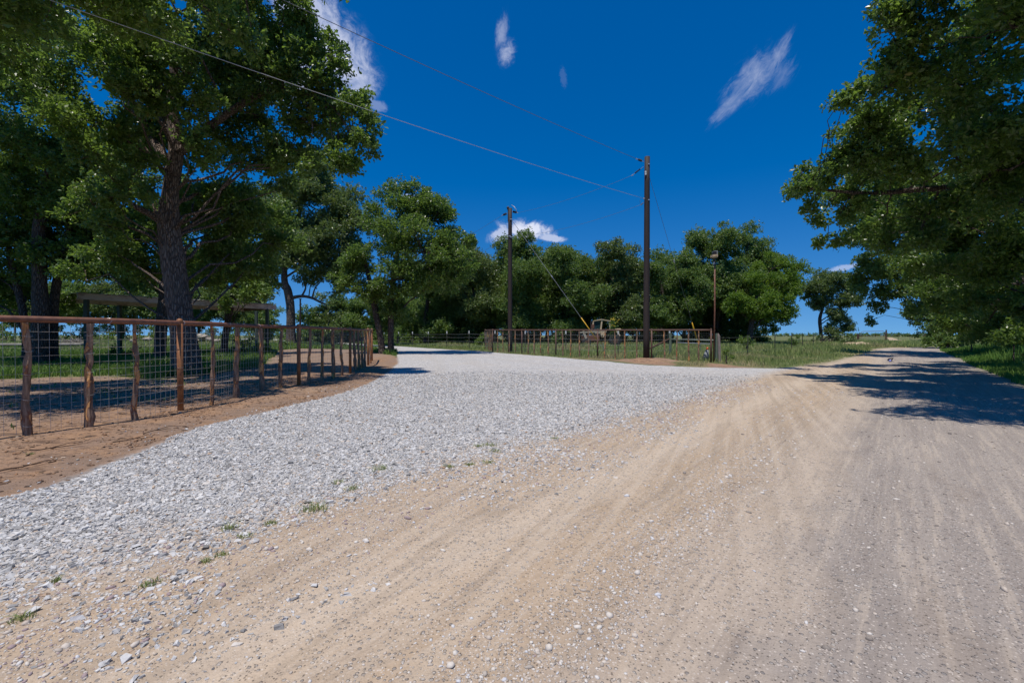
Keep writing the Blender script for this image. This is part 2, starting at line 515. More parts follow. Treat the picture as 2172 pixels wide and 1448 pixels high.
# ================================================================== GROUND
def ground_material():
    m, t = new_mat('earth_road_gravel')
    obj = t.n('ShaderNodeTexCoord').outputs['Object']
    aR, aG, aD, aS = t.attr('sd_r'), t.attr('sd_g'), t.attr('sd_d'), t.attr('s')
    n_big = t.noise(obj, 0.35, 4)
    n_mid = t.noise(obj, 1.7, 5, 0.6)
    n_fine = t.noise(obj, 14, 5, 0.65)
    n_vf = t.noise(obj, 75, 3, 0.7)
    jag = t.math('ADD', t.math('MULTIPLY', t.math('SUBTRACT', n_mid, 0.5), 1.0), t.math('MULTIPLY', t.math('SUBTRACT', n_fine, 0.5), 0.55))
    # along-road streaks
    ang = math.atan2(RD[1], RD[0])
    rot = t.n('ShaderNodeVectorRotate', {'Vector': obj, 'Angle': -ang}, rotation_type='Z_AXIS').outputs[0]
    st1 = t.noise(t.mapping(rot, (0.16, 2.2, 1)), 1.4, 5, 0.6)
    st2 = t.noise(t.mapping(rot, (0.5, 9.0, 1)), 1.7, 4, 0.6)

    # ---- crushed white stone
    vo = t.n('ShaderNodeTexVoronoi', {'Vector': obj, 'Scale': 34.0, 'Randomness': 1.0}, voronoi_dimensions='3D')
    sep = t.n('ShaderNodeSeparateColor', {0: vo.outputs['Color']})
    vo2 = t.n('ShaderNodeTexVoronoi', {'Vector': obj, 'Scale': 11.0, 'Randomness': 1.0})
    sep2 = t.n('ShaderNodeSeparateColor', {0: vo2.outputs['Color']})
    g = t.ramp(sep.outputs[0], [(0.0, (0.15, 0.142, 0.135)), (0.2, (0.41, 0.395, 0.378)), (0.6, (0.54, 0.52, 0.498)), (0.92, (0.66, 0.64, 0.612)), (1.0, (0.50, 0.40, 0.30))])
    g2 = t.ramp(sep2.outputs[1], [(0.0, (0.25, 0.24, 0.23)), (0.3, (0.51, 0.49, 0.465)), (1.0, (0.68, 0.655, 0.625))])
    g = t.mix(0.35, g, g2)
    g = t.mix(t.math('MULTIPLY', t.sstep(0.55, 0.9, vo.outputs['Distance']), 0.6), g, (0.17, 0.16, 0.15))
    dusty = t.math('MULTIPLY', t.sstep(0.46, 0.66, n_big), t.sstep(0.3, 0.7, n_mid))
    g = t.mix(t.math('MULTIPLY', dusty, 0.55), g, (0.50, 0.45, 0.39))
    for lc, lw in ((1.75, 0.42), (3.4, 0.46)):
        ln_ = t.math('SUBTRACT', 1.0, t.math('DIVIDE', t.math('ABSOLUTE', t.math('SUBTRACT', t.math('ADD', aG, t.math('MULTIPLY', n_big, 0.5)), lc + .25)), lw), clamp=True)
        g = t.mix(t.math('MULTIPLY', ln_, 0.42), g, (0.44, 0.405, 0.365))

    # ---- dirt road
    tan = t.mix(t.sstep(0.35, 0.7, st1), (0.46, 0.345, 0.235), (0.385, 0.295, 0.210))
    tan = t.mix(t.sstep(0.55, 0.75, n_mid), tan, (0.43, 0.305, 0.185))
    grey = t.mix(t.sstep(0.3, 0.7, st1), (0.275, 0.235, 0.203), (0.355, 0.303, 0.256))
    sj = t.math('ADD', aS, t.math('MULTIPLY', t.math('SUBTRACT', n_mid, 0.5), 0.7))
    r = t.mix(t.sstep(-1.25, -0.15, sj), tan, grey)
    # sandy wheel paths
    w1 = t.math('SUBTRACT', 1.0, t.math('MULTIPLY', t.math('ABSOLUTE', t.math('ADD', sj, 1.95)), 2.2), clamp=True)
    w2 = t.math('SUBTRACT', 1.0, t.math('MULTIPLY', t.math('ABSOLUTE', t.math('ADD', sj, 0.62)), 2.6), clamp=True)
    w3 = t.math('SUBTRACT', 1.0, t.math('MULTIPLY', t.math('ABSOLUTE', t.math('SUBTRACT', sj, 1.45)), 2.4), clamp=True)
    r = t.mix(t.math('MULTIPLY', w1, 0.75), r, (0.57, 0.46, 0.345))
    r = t.mix(t.math('MULTIPLY', w2, 0.7), r, (0.50, 0.405, 0.31))
    r = t.mix(t.math('MULTIPLY', w3, 0.4), r, (0.35, 0.30, 0.255))
    r = t.mix(t.math('MULTIPLY', t.sstep(0.50, 0.64, st2), 0.45), r, (0.50, 0.415, 0.325))
    st3 = t.noise(t.mapping(rot, (0.22, 22.0, 1)), 1.3, 3, 0.55)
    r = t.mix(t.math('MULTIPLY', t.math('MULTIPLY', t.sstep(0.54, 0.64, st3), t.sstep(0.42, 0.6, n_mid)), 0.30), r, (0.25, 0.205, 0.17))
    r = t.mix(t.math('MULTIPLY', t.sstep(0.55, 0.75, t.math('SUBTRACT', 1.0, st2)), 0.38), r, (0.22, 0.185, 0.16))
    # far part of the road: pale bare sand at the edges
    vp = t.n('ShaderNodeTexVoronoi', {'Vector': obj, 'Scale': 46.0, 'Randomness': 1.0})
    spp = t.n('ShaderNodeSeparateColor', {0: vp.outputs['Color']})
    peb = t.math('MULTIPLY', t.sstep(0.62, 0.72, spp.outputs[0]), t.math('SUBTRACT', 1.0, t.sstep(0.30, 0.42, vp.outputs['Distance'])))
    pc = t.ramp(spp.outputs[1], [(0.0, (0.16, 0.15, 0.15)), (0.4, (0.36, 0.33, 0.30)), (1.0, (0.52, 0.48, 0.43))])
    r = t.mix(t.math('MULTIPLY', peb, 0.75), r, pc)
    r = t.mix(t.math('MULTIPLY', t.sstep(0.45, 0.75, n_vf), 0.35), r, t.mix(0.5, r, (0.13, 0.11, 0.09)))

    vg = t.n('ShaderNodeTexVoronoi', {'Vector': obj, 'Scale': 95.0, 'Randomness': 1.0})
    sg_ = t.n('ShaderNodeSeparateColor', {0: vg.outputs['Color']})
    grit = t.math('SUBTRACT', 1.0, t.sstep(0.30, 0.5, vg.outputs['Distance']))
    r = t.mix(t.math('MULTIPLY', t.math('MULTIPLY', grit, t.sstep(0.80, 0.84, sg_.outputs[0])), 0.75), r, (0.085, 0.07, 0.06))
    r = t.mix(t.math('MULTIPLY', t.math('MULTIPLY', grit, t.sstep(0.82, 0.86, sg_.outputs[1])), 0.65), r, (0.66, 0.58, 0.50))
    rot2 = t.n('ShaderNodeVectorRotate', {'Vector': obj, 'Angle': -ang - 0.24}, rotation_type='Z_AXIS').outputs[0]
    st4 = t.noise(t.mapping(rot2, (0.13, 5.0, 1)), 1.5, 4, 0.6)
    r = t.mix(t.math('MULTIPLY', t.math('MULTIPLY', t.sstep(0.52, 0.62, st4), t.sstep(0.2, -1.2, sj)), 0.34), r, (0.56, 0.46, 0.35))
    r = t.mix(t.math('MULTIPLY', t.math('MULTIPLY', t.sstep(0.50, 0.38, st4), t.sstep(0.2, -1.2, sj)), 0.35), r, (0.30, 0.235, 0.17))
    stain = t.math('MULTIPLY', t.sstep(0.58, 0.72, t.noise(t.mapping(rot, (0.5, 1.3, 1)), 1.1, 4, 0.6)), 0.30)
    r = t.mix(stain, r, (0.23, 0.175, 0.13))

    # ---- orange sandy soil
    d = t.mix(t.sstep(0.35, 0.7, n_mid), (0.365, 0.220, 0.128), (0.30, 0.198, 0.138))
    d = t.mix(t.sstep(0.5, 0.78, n_fine), d, (0.15, 0.085, 0.052))
    dl = t.noise(t.mapping(obj, (1.2, 3.0, 1), (0, 0, -0.3)), 2.5, 6, 0.7, 0.5)
    d = t.mix(t.math('MULTIPLY', t.sstep(0.52, 0.60, dl), 0.75), d, (0.105, 0.066, 0.045))
    dl2 = t.noise(t.mapping(obj, (1.0, 3.2, 1), (0, 0, -0.95)), 4.5, 6, 0.72, 0.8)
    d = t.mix(t.math('MULTIPLY', t.sstep(0.53, 0.60, dl2), 0.6), d, (0.13, 0.085, 0.06))
    d = t.mix(t.math('MULTIPLY', t.sstep(0.56, 0.70, n_vf), 0.5), d, (0.44, 0.27, 0.155))
    d = t.mix(t.math('MULTIPLY', t.sstep(0.5, 0.75, n_big), 0.6), d, (0.36, 0.26, 0.18))

    d = t.mix(t.math('MULTIPLY', t.sstep(-1.1, -0.15, aG), t.sstep(0.30, 0.62, n_mid)), d, (0.26, 0.180, 0.130))
    d = t.mix(t.math('MULTIPLY', t.attr('yard'), t.sstep(0.25, 0.6, n_mid)), d, (0.27, 0.195, 0.145))
    # ---- turf
    gr = t.mix(t.sstep(0.35, 0.65, n_mid), (0.085, 0.115, 0.04), (0.15, 0.16, 0.065))
    gr = t.mix(t.sstep(0.50, 0.68, n_big), gr, (0.24, 0.20, 0.10))
    gr = t.mix(t.sstep(0.6, 0.8, n_fine), gr, (0.09, 0.075, 0.045))

    wd = t.sstep(-0.25, 0.25, t.math('ADD', aD, jag))
    wg = t.sstep(-0.02, 0.14, t.math('ADD', aG, t.math('MULTIPLY', jag, 0.28)))
    wr = t.sstep(-0.60, 0.45, t.math('ADD', aR, t.math('MULTIPLY', jag, 1.1)))
    c = t.mix(wd, gr, d)
    c = t.mix(wg, c, g)
    c = t.mix(wr, c, r)
    # relief
    hg = t.math('MULTIPLY', t.math('SUBTRACT', 0.7, vo.outputs['Distance']), 0.022)
    hr = t.math('ADD', t.math('MULTIPLY', peb, 0.006), t.math('ADD', t.math('MULTIPLY', n_fine, 0.018), t.math('ADD', t.math('MULTIPLY', n_vf, 0.006), t.math('MULTIPLY', st2, 0.012))))
    hd = t.math('ADD', t.math('MULTIPLY', n_fine, 0.04), t.math('ADD', t.math('MULTIPLY', n_mid, 0.08), t.math('MULTIPLY', n_vf, 0.008)))
    h = t.math('ADD', t.math('MULTIPLY', hd, t.math('SUBTRACT', 1.0, wg)), t.math('MULTIPLY', hg, wg))
    h = t.math('ADD', t.math('MULTIPLY', h, t.math('SUBTRACT', 1.0, wr)), t.math('MULTIPLY', hr, wr))
    b = t.n('ShaderNodeBump', {'Strength': 1.0, 'Distance': 1.0, 'Height': h})
    p = t.n('ShaderNodeBsdfPrincipled', {'Base Color': c, 'Roughness': 0.95, 'Normal': b.outputs[0], 'Specular IOR Level': 0.15})
    t.out(p)
    return m


M['ground'] = ground_material()


def build_ground():
    a1 = np.radians(np.linspace(-80, 80, 760))
    a2 = np.radians(np.linspace(80, 280, 90))[1:-1]
    ang = np.concatenate([a1, a2])
    na = len(ang)
    r = [0.25]
    while r[-1] < 5000: r.append(r[-1] * (1.02 if r[-1] < 90 else 1.12))
    r = np.array(r)
    A, R = np.meshgrid(ang, r)
    x = (R * np.sin(A)).ravel(); y = (R * np.cos(A)).ravel()
    x = np.append(x, 0.0); y = np.append(y, 0.0)
    z = gz(x, y)
    V = np.stack([x, y, z], 1)
    i = np.arange(len(r) - 1)[:, None]; k = np.arange(na)[None, :]; k2 = (k + 1) % na
    Q = np.stack([i * na + k, i * na + 0 * i + k2, (i + 1) * na + k2, (i + 1) * na + k], -1).reshape(-1, 4)
    Q = Q[:, ::-1]
    c = len(x) - 1
    T = np.stack([np.full(na, c), (np.arange(na) + 1) % na, np.arange(na)], 1)
    sr, sg, sd, s, t = masks(x, y)
    cx = x[Q].mean(1); cy = y[Q].mean(1)
    fr, fg, fd = sr[Q].mean(1), sg[Q].mean(1), sd[Q].mean(1)
    reg = np.where(fr > 0, 3, np.where(fg > 0, 2, np.where(fd > 0, 1, 0)))
    names = {0: ('ground', 'green and straw coloured turf of the surrounding fields'), 1: ('dirt_yard', 'bare orange sandy soil along the fences'),
             2: ('gravel_driveway', 'white crushed stone driveway curving between the fences'), 3: ('dirt_road', 'tan and grey dirt road running off to the right')}
    for k_, (nm, lab) in names.items():
        q = Q[reg == k_]
        tt = T if k_ == 3 else np.zeros((0, 3), int)
        used = np.unique(np.concatenate([q.ravel(), tt.ravel()]))
        mp = np.zeros(len(V), np.int64); mp[used] = np.arange(len(used))
        fs = [mp[q]] + ([mp[tt]] if len(tt) else [])
        o = np_mesh(nm, V[used], fs, M['ground'], True, {'sd_r': np.clip(sr[used], -9, 9), 'sd_g': np.clip(sg[used], -9, 9), 'sd_d': np.clip(sd[used], -9, 9), 's': s[used], 'yard': ss(6.5, 7.6, -x[used])})
        tag(o, lab, kind='structure')


build_ground()


# ================================================================== LOOSE STONE
def chips(name, x, y, size, mat, label, cat, flat=0.45, round_=False, sink=0.25, rnd=None):
    n = len(x)
    z = gz(x, y)
    if round_:
        ph = (1 + 5 ** .5) / 2
        base = np.array([(-1, ph, 0), (1, ph, 0), (-1, -ph, 0), (1, -ph, 0), (0, -1, ph), (0, 1, ph), (0, -1, -ph), (0, 1, -ph), (ph, 0, -1), (ph, 0, 1), (-ph, 0, -1), (-ph, 0, 1)]) / 1.9
        F = np.array([(0, 11, 5), (0, 5, 1), (0, 1, 7), (0, 7, 10), (0, 10, 11), (1, 5, 9), (5, 11, 4), (11, 10, 2), (10, 7, 6), (7, 1, 8), (3, 9, 4), (3, 4, 2), (3, 2, 6), (3, 6, 8), (3, 8, 9), (4, 9, 5), (2, 4, 11), (6, 2, 10), (8, 6, 7), (9, 8, 1)])
        jit = 0.16
    else:
        base = np.array([(-1, -1, -1), (1, -1, -1), (1, 1, -1), (-1, 1, -1), (-.75, -.75, 1), (.75, -.75, 1), (.75, .75, 1), (-.75, .75, 1)]) * 0.75
        F = np.array([(3, 2, 1, 0), (4, 5, 6, 7), (0, 1, 5, 4), (1, 2, 6, 5), (2, 3, 7, 6), (3, 0, 4, 7)])
        jit = 0.42
    m = len(base)
    B = base[None] + RNG.uniform(-jit, jit, (n, m, 3))
    sc = np.stack([size * RNG.uniform(.7, 1.35, n), size * RNG.uniform(.45, 1.0, n), size * flat * RNG.uniform(.5, 1.3, n)], 1) * 0.5
    B = B * sc[:, None]
    # tilt then spin
    tl = RNG.normal(0, 0.38, n); th = RNG.uniform(0, 2 * np.pi, n)
    c, s_ = np.cos(tl)[:, None], np.sin(tl)[:, None]
    X = B[..., 0]; Y = B[..., 1] * c - B[..., 2] * s_; Z = B[..., 1] * s_ + B[..., 2] * c
    c, s_ = np.cos(th)[:, None], np.sin(th)[:, None]
    V = np.stack([X * c - Y * s_ + x[:, None], X * s_ + Y * c + y[:, None], Z + (z + sc[:, 2] * (1 - 2 * sink))[:, None]], -1).reshape(-1, 3)
    FF = (F[None] + (np.arange(n) * m)[:, None, None]).reshape(-1, F.shape[1])
    rn = RNG.uniform(0, 1, n) if rnd is None else rnd
    o = np_mesh(name, V, [FF], mat, round_, {'rnd': np.repeat(rn, m)})
    return tag(o, label, cat, kind='stuff')


def stone_mat(name, stops):
    m, t = new_mat(name)
    tc = t.n('ShaderNodeTexCoord').outputs['Object']
    c = t.ramp(t.attr('rnd'), stops)
    n1 = t.noise(tc, 60, 4, 0.65)
    c = t.mix(t.math('MULTIPLY', t.sstep(0.45, 0.7, n1), 0.30), c, (0.33, 0.31, 0.285))
    b = t.n('ShaderNodeBump', {'Strength': 0.5, 'Distance': 0.006, 'Height': n1})
    p = t.n('ShaderNodeBsdfPrincipled', {'Base Color': c, 'Roughness': 0.9, 'Normal': b.outputs[0], 'Specular IOR Level': 0.2})
    t.out(p); return m


M['stone'] = stone_mat('crushed_limestone', [(0.0, (0.19, 0.18, 0.17)), (0.22, (0.39, 0.378, 0.36)), (0.6, (0.525, 0.508, 0.485)), (0.9, (0.66, 0.64, 0.61)), (0.965, (0.58, 0.50, 0.41)), (1.0, (0.36, 0.22, 0.12))])
M['pebble'] = stone_mat('road_pebbles', [(0.0, (0.22, 0.185, 0.155)), (0.12, (0.40, 0.345, 0.285)), (0.5, (0.52, 0.44, 0.36)), (0.8, (0.66, 0.60, 0.52)), (0.975, (0.56, 0.56, 0.57)), (1.0, (0.20, 0.06, 0.04))])


def scatter_polar(n, r0, r1, a0, a1, p=1.0):
    """p=1: constant number per metre of radius (thins out with distance)"""
    u = RNG.uniform(0, 1, n)
    r = r0 + (r1 - r0) * u ** p
    a = np.radians(RNG.uniform(a0, a1, n))
    return r * np.sin(a), r * np.cos(a), r


def gravel():
    x, y, r = scatter_polar(1250000, 1.2, 17.5, -60, 40, 1.1)
    sr, sg, sd, s, t = masks(x, y)
    jag = 0.22 * fbm(x * 2.5, y * 2.5, 3)
    pr = np.clip(ss(0.02, 0.16, sg + 0.5 * jag) * (1 - ss(-0.55, 0.70, sr + 0.5 * jag + 0.30 * fbm(x * 0.9, y * 0.9))) * (1 - ss(8.5, 17, r)), 0, 1)
    thin = np.clip(0.45 + 0.55 * ss(-0.5, 0.15, fbm(x * 0.6 + 40, y * 0.6, 3) + 0.25), 0, 1)
    lane = np.exp(-((sg - 1.75 + .3 * fbm(x * .3, y * .3, 2)) / 0.32) ** 2) + np.exp(-((sg - 3.4 + .3 * fbm(x * .3 + 7, y * .3, 2)) / 0.36) ** 2)
    thin = thin * (1 - 0.55 * lane * ss(-.4, .4, fbm(x * .8, y * .8, 2) + .2))
    stray = 0.006 * (sd > 0) * ss(-1.2, 0, sg)
    keep = RNG.uniform(0, 1, len(x)) < np.maximum(np.maximum(pr * thin, stray), (sg > -0.2) * 0.20 * ss(-1.7, -2.6, s) * (s > -4.5) * ss(-0.25, 0.35, fbm(x * 0.9 + 21, y * 0.9, 3) + 0.05) * ss(9, 5, r))
    x, y, r = x[keep], y[keep], r[keep]
    size = np.exp(RNG.normal(math.log(0.0145), 0.48, len(x))) * (1 + 0.065 * np.maximum(r - 4, 0))
    size = np.clip(size, 0.006, 0.052)
    chips('crushed_stone', x, y, size, M['stone'], 'loose white and grey crushed limestone covering the driveway', 'gravel', flat=0.42, sink=0.2)
    # strip where stone thins out into the road
    x, y, r = scatter_polar(260000, 1.2, 13, -62, 62, 1.3)
    sr, sg, sd, s, t = masks(x, y)
    n1 = fbm(x * 0.8, y * 0.8, 3)
    ridge = np.exp(-((s + 1.0 + 0.15 * n1) / 0.22) ** 2) * ss(7.5, 3, r) * 0.9 + np.exp(-((s + 2.65) / 0.5) ** 2) * 0.7 + 0.16 + 0.35 * ss(1.2, 2.2, s)
    wheel = np.exp(-((s + 1.95) / 0.25) ** 2) + np.exp(-((s + .55) / 0.22) ** 2)
    pr = (sr > -0.3) * np.clip(ridge - 0.25 * wheel, 0.02, 1) * (0.35 + 0.65 * ss(-0.3, 0.4, n1))
    keep = RNG.uniform(0, 1, len(x)) < pr
    x, y, r, s = x[keep], y[keep], r[keep], s[keep]
    size = np.exp(RNG.normal(math.log(0.0078), 0.55, len(x))) * (1 + 0.14 * np.maximum(r - 2.5, 0))
    size = np.where(s < -2.2, size * 1.15, size)
    size = np.clip(size, 0.004, 0.048)
    rn = np.clip(RNG.uniform(0, 1, len(x)) - 0.28 * ss(-.6, .2, s) + 0.25 * ss(-2.0, -2.6, s), 0, 0.99)
    chips('road_pebbles', x, y, size, M['pebble'], 'small tan and grey pebbles lying on the dirt road', 'pebbles', flat=0.6, round_=True, sink=0.4, rnd=rn)
    # clods on the orange soil
    x, y, r = scatter_polar(70000, 3.5, 15, -62, 0, 1.2)
    sr, sg, sd, s, t = masks(x, y)
    keep = (sd > 0.05) & (sg < -0.05) & (RNG.uniform(0, 1, len(x)) < 0.75 * ss(-0.1, 0.5, fbm(x * 1.3, y * 1.3)) + 0.10)
    x, y, r = x[keep], y[keep], r[keep]
    size = np.clip(np.exp(RNG.normal(math.log(0.018), 0.5, len(x))), 0.008, 0.06)
    chips('soil_clods', x, y, size, M['clod'], 'small clods and crumbs of orange soil beside the fence', 'soil', flat=0.6, round_=True, sink=0.35)

    x, y, r = scatter_polar(26000, 3.5, 20, -62, -5, 1.1)
    sr, sg, sd, s, t = masks(x, y)
    keep = (sd > 0.02) & (sg < 0.25) & (RNG.uniform(0, 1, len(x)) < 0.12 + 0.5 * ss(0.0, 0.5, fbm(x * 1.1 + 9, y * 1.1, 3)) + 0.4 * (x < -6.8 - .0 * y))
    x, y = x[keep], y[keep]
    size = np.clip(np.exp(RNG.normal(math.log(0.035), 0.4, len(x))), 0.015, 0.09)
    chips('leaf_litter', x, y, size, M['litter'], 'dead brown oak leaves scattered over the bare soil', 'leaf litter', flat=0.12, sink=0.0)


M['litter'] = stone_mat('dead_leaves', [(0, (0.05, 0.032, 0.022)), (0.6, (0.13, 0.075, 0.045)), (1, (0.26, 0.17, 0.10))])
M['clod'] = stone_mat('soil_clod', [(0, (0.12, 0.07, 0.045)), (0.5, (0.25, 0.13, 0.065)), (0.9, (0.32, 0.175, 0.085)), (1, (0.42, 0.36, 0.28))])
gravel()


# ================================================================== GRASS
def blades(name, x, y, h, w, mat, label, dry, lean=0.35, cat='grass', kind='stuff', parent=None, origin=None):
    n = len(x)
    z = gz(x, y)
    th = RNG.uniform(0, 2 * np.pi, n)
    ph = RNG.uniform(0, 2 * np.pi, n)
    ln = np.abs(RNG.normal(0, lean, n)) * h
    wx, wy = np.cos(th) * w / 2, np.sin(th) * w / 2
    lx, ly = np.cos(ph) * ln, np.sin(ph) * ln
    b0 = np.stack([x - wx, y - wy, z - 0.02], 1); b1 = np.stack([x + wx, y + wy, z - 0.02], 1)
    m0 = np.stack([x - wx * .8 + lx * .3, y - wy * .8 + ly * .3, z + h * .55], 1); m1 = np.stack([x + wx * .8 + lx * .3, y + wy * .8 + ly * .3, z + h * .55], 1)
    tp = np.stack([x + lx, y + ly, z + h], 1)
    V = np.stack([b0, b1, m1, m0, tp], 1).reshape(-1, 3)
    i = (np.arange(n) * 5)[:, None]
    rn = np.repeat(RNG.uniform(0, 1, n), 5)
    o = np_mesh(name, V, [i + np.array([[0, 1, 2, 3]]), i + np.array([[3, 2, 4]])], mat, True, {'rnd': rn, 'dry': np.repeat(dry, 5)}, parent=parent, origin=origin)
    if label: tag(o, label, cat, kind=kind)
    return o


def fields():
    # open field and verges in front, thinning with distance
    x, y, r = scatter_polar(420000, 9, 95, -50, 52, 1.15)
    sr, sg, sd, s, t = masks(x, y)
    jag = 0.3 * fbm(x * 1.2, y * 1.2, 3)
    edge = np.minimum(-sr, np.minimum(-sg, -sd))
    right = (s > 2.0) & (t < 60)
    keep = (edge + jag > 0.12) & (~right) & ~((x < -3.5) & (y < 27))
    keep &= RNG.uniform(0, 1, len(x)) < 0.35 + 0.65 * ss(-0.4, 0.3, fbm(x * 0.5, y * 0.5, 3))
    x, y, r, edge = x[keep], y[keep], r[keep], edge[keep]
    u = 1086 + F_PX * x / y
    nz = fbm(x * 0.22 + 5, y * 0.22, 4)
    dry = np.clip(ss(0.0, 0.5, nz + 0.28 * np.exp(-((u - 1590) / 60) ** 2) + 0.12 * (u < 1330) - 0.22) + RNG.normal(0, 0.15, len(x)), 0, 1)
    tall = 0.45 + 0.75 * ss(-0.3, 0.5, fbm(x * 0.3, y * 0.3 + 9, 3))
    h = tall * (0.12 + 0.25 * ss(0.2, 2.5, edge)) * RNG.uniform(0.5, 1.25, len(x))
    w = np.maximum(0.008, 0.0011 * r) * RNG.uniform(.6, 1.3, len(x))
    blades('field_grass', x, y, h, w, M['grass'], 'green and straw grass of the fields beyond the driveway', dry)
    # right verge: lush
    x, y, r = scatter_polar(170000, 8.5, 60, 30, 62, 1.3)
    sr, sg, sd, s, t = masks(x, y)
    keep = (s > 2.45 + 0.25 * fbm(x, y, 2)) & (s < 9)
    x, y, r, s = x[keep], y[keep], r[keep], s[keep]
    h = (0.12 + 0.33 * ss(2.5, 4.2, s) * (0.6 + 0.8 * ss(-.3, .4, fbm(x * .5, y * .5)))) * RNG.uniform(.5, 1.35, len(x))
    w = np.maximum(0.007, 0.0009 * r) * RNG.uniform(.7, 1.3, len(x))
    blades('verge_grass', x, y, h, w, M['grass_lush'], 'lush green grass along the shaded right side of the road', np.clip(RNG.normal(0.03, .06, len(x)), 0, 1), 0.4)
    # grass behind the left oaks
    x, y, r = scatter_polar(170000, 12, 60, -62, -14, 1.2)
    sr, sg, sd, s, t = masks(x, y)
    keep = (np.minimum(-sd, -sg) + 0.4 * fbm(x * .8, y * .8, 3) > 0.0) & (x < -3.5)
    x, y, r = x[keep], y[keep], r[keep]
    h = (0.18 + 0.16 * ss(-.3, .4, fbm(x * .5, y * .5))) * RNG.uniform(.5, 1.3, len(x))
    w = np.maximum(0.010, 0.0012 * r) * RNG.uniform(.7, 1.4, len(x))
    blades('yard_grass', x, y, h, w, M['grass_lush'], 'bright green grass growing under and behind the left oaks', np.clip(RNG.normal(0.12, .12, len(x)), 0, 1), 0.6)
    # sparse sprigs on the bare yard and the field edge
    x, y, r = scatter_polar(5000, 6, 20, -60, -16, 1.0)
    sr, sg, sd, s, t = masks(x, y)
    keep = (sd > 0) & (sg < -0.4) & (fbm(x * .9 + 3, y * .9, 3) > 0.22) & (x < -6.6)
    x, y = x[keep], y[keep]
    blades('weed_sprigs', x, y, RNG.uniform(.02, .07, len(x)), np.full(len(x), .02), M['grass_lush'], 'thin scattered green weeds on the bare yard soil', np.full(len(x), .15), 0.9)


fields()

TUFTS = [  # px, py, radius, height, label
    (668, 1083, .10, .11, 'largest bushy grass tuft on the tan edge of the road'),
    (485, 1122, .045, .09, 'upright grass tuft standing alone at the lower left road edge'),
    (806, 997, .10, .075, 'dark green grass tuft pressed against the white gravel edge'),
    (715, 1027, .06, .06, 'thin grass tuft up-road of the largest bushy tuft'),
    (746, 1039, .06, .06, 'small grass tuft on bare soil between bushy tuft and gravel'),
    (573, 1112, .045, .06, 'small sprawling grass tuft just below the lone upright tuft'),
    (1040, 945, .09, .06, 'topmost grass tuft of the cluster where gravel meets the road'),
    (1015, 948, .06, .055, 'left grass tuft of the cluster where gravel meets the road'),
    (1052, 958, .07, .055, 'right grass tuft of the cluster where gravel meets the road'),
    (1035, 985, .08, .05, 'flat grass tuft below the cluster at the gravel edge'),
    (952, 994, .05, .05, 'grass sprig on the gravel margin left of the tuft cluster'),
    (996, 990, .05, .05, 'round grass sprig just below the tuft cluster'),
    (52, 1315, .05, .05, 'faint grass tuft at the lower left corner of the gravel'),
    (318, 1246, .05, .05, 'grass tuft among mixed stones near the lower left'),
    (438, 1195, .04, .04, 'low dark grass tuft among stones left of the road'),
    (470, 1182, .045, .04, 'low grass tuft with pale stones around it'),
    (520, 1140, .06, .04, 'dry sprawling grass tuft beside the lone upright tuft'),
    (118, 1232, .02, .05, 'single leaning grass sprig on the lower left gravel'),
    (66, 965, .04, .03, 'tiny green weed on the orange soil below the fence'),
    (1175, 930, .06, .04, 'faint grass sprig on brown soil at the far gravel edge'),
]
for px, py, rad, h, lab in TUFTS:
    g0 = G(px, py)
    n = int(40 + 550 * rad)
    a = RNG.uniform(0, 6.28, n); rr = rad * np.sqrt(RNG.uniform(0, 1, n)) * RNG.uniform(.3, 1, n)
    xs = g0.x + rr * np.cos(a) * 1.3; ys = g0.y + rr * np.sin(a)
    o = blades('grass_tuft', xs, ys, h * .62 * RNG.uniform(.35, 1.1, n), np.full(n, .005), M['grass'], None, np.clip(RNG.normal(.15, .25, n), 0, 1), 1.1, kind=None, origin=g0)
    tag(o, lab, 'grass tuft', 'grass tufts at the road edge')

# ================================================================== TREES
def unit(a):
    return a / np.maximum(np.linalg.norm(a, axis=-1, keepdims=True), 1e-9)


def leaf_mesh(name, C, out, L, mat, parent, per=6, wid=0.55, rnd_shift=None, up=0.22):
    """C spray centres (n,3), out outward unit vectors; every spray is a rosette of leaves"""
    n = len(C)
    N = n * per
    c = np.repeat(C, per, 0) + RNG.normal(0, 0.30, (N, 3)) * (L if np.isscalar(L) else np.repeat(L, per)[:, None])
    o = np.repeat(out, per, 0)
    ax = unit(o * 0.5 + RNG.normal(0, 0.75, (N, 3)) + np.array([0, 0, -0.12]))
    nr = unit(o * 0.35 + np.array([0, 0, up]) + RNG.normal(0, 0.60, (N, 3)))
    sd = unit(np.cross(nr, ax)); nr = np.cross(ax, sd)
    ll = (L if np.isscalar(L) else np.repeat(L, per)) * RNG.uniform(0.5, 1.3, N)
    ll = ll[:, None]; w = ll * wid * 0.5
    fold = nr * w * RNG.uniform(-0.1, 0.55, (N, 1))
    p0 = c; p2 = c + ax * ll - nr * ll * 0.10
    p1 = c + ax * ll * 0.60 + sd * w + fold
    p3 = c + ax * ll * 0.60 - sd * w + fold
    V = np.stack([p0, p1, p2, p3], 1).reshape(-1, 3)
    F = (np.arange(N) * 4)[:, None] + np.array([[0, 1, 2, 3]])
    rn = RNG.uniform(0, 1, N)
    if rnd_shift is not None: rn = np.clip(rn * 0.8 + np.repeat(rnd_shift, per), 0, 1)
    return np_mesh(name, V, [F], mat, False, {'rnd': np.repeat(rn, 4)}, parent=parent)


def bez(a, b, sag, n=5, wob=0.0, rr=random):
    a = Vector(a); b = Vector(b)
    pts = []
    L = (b - a).length
    for i in range(n + 1):
        t = i / n
        p = a.lerp(b, t)
        p.z += sag * L * math.sin(math.pi * t)
        if 0 < i < n: p += Vector((rr.uniform(-1, 1), rr.uniform(-1, 1), rr.uniform(-1, 1))) * wob * L
        pts.append(p)
    return pts


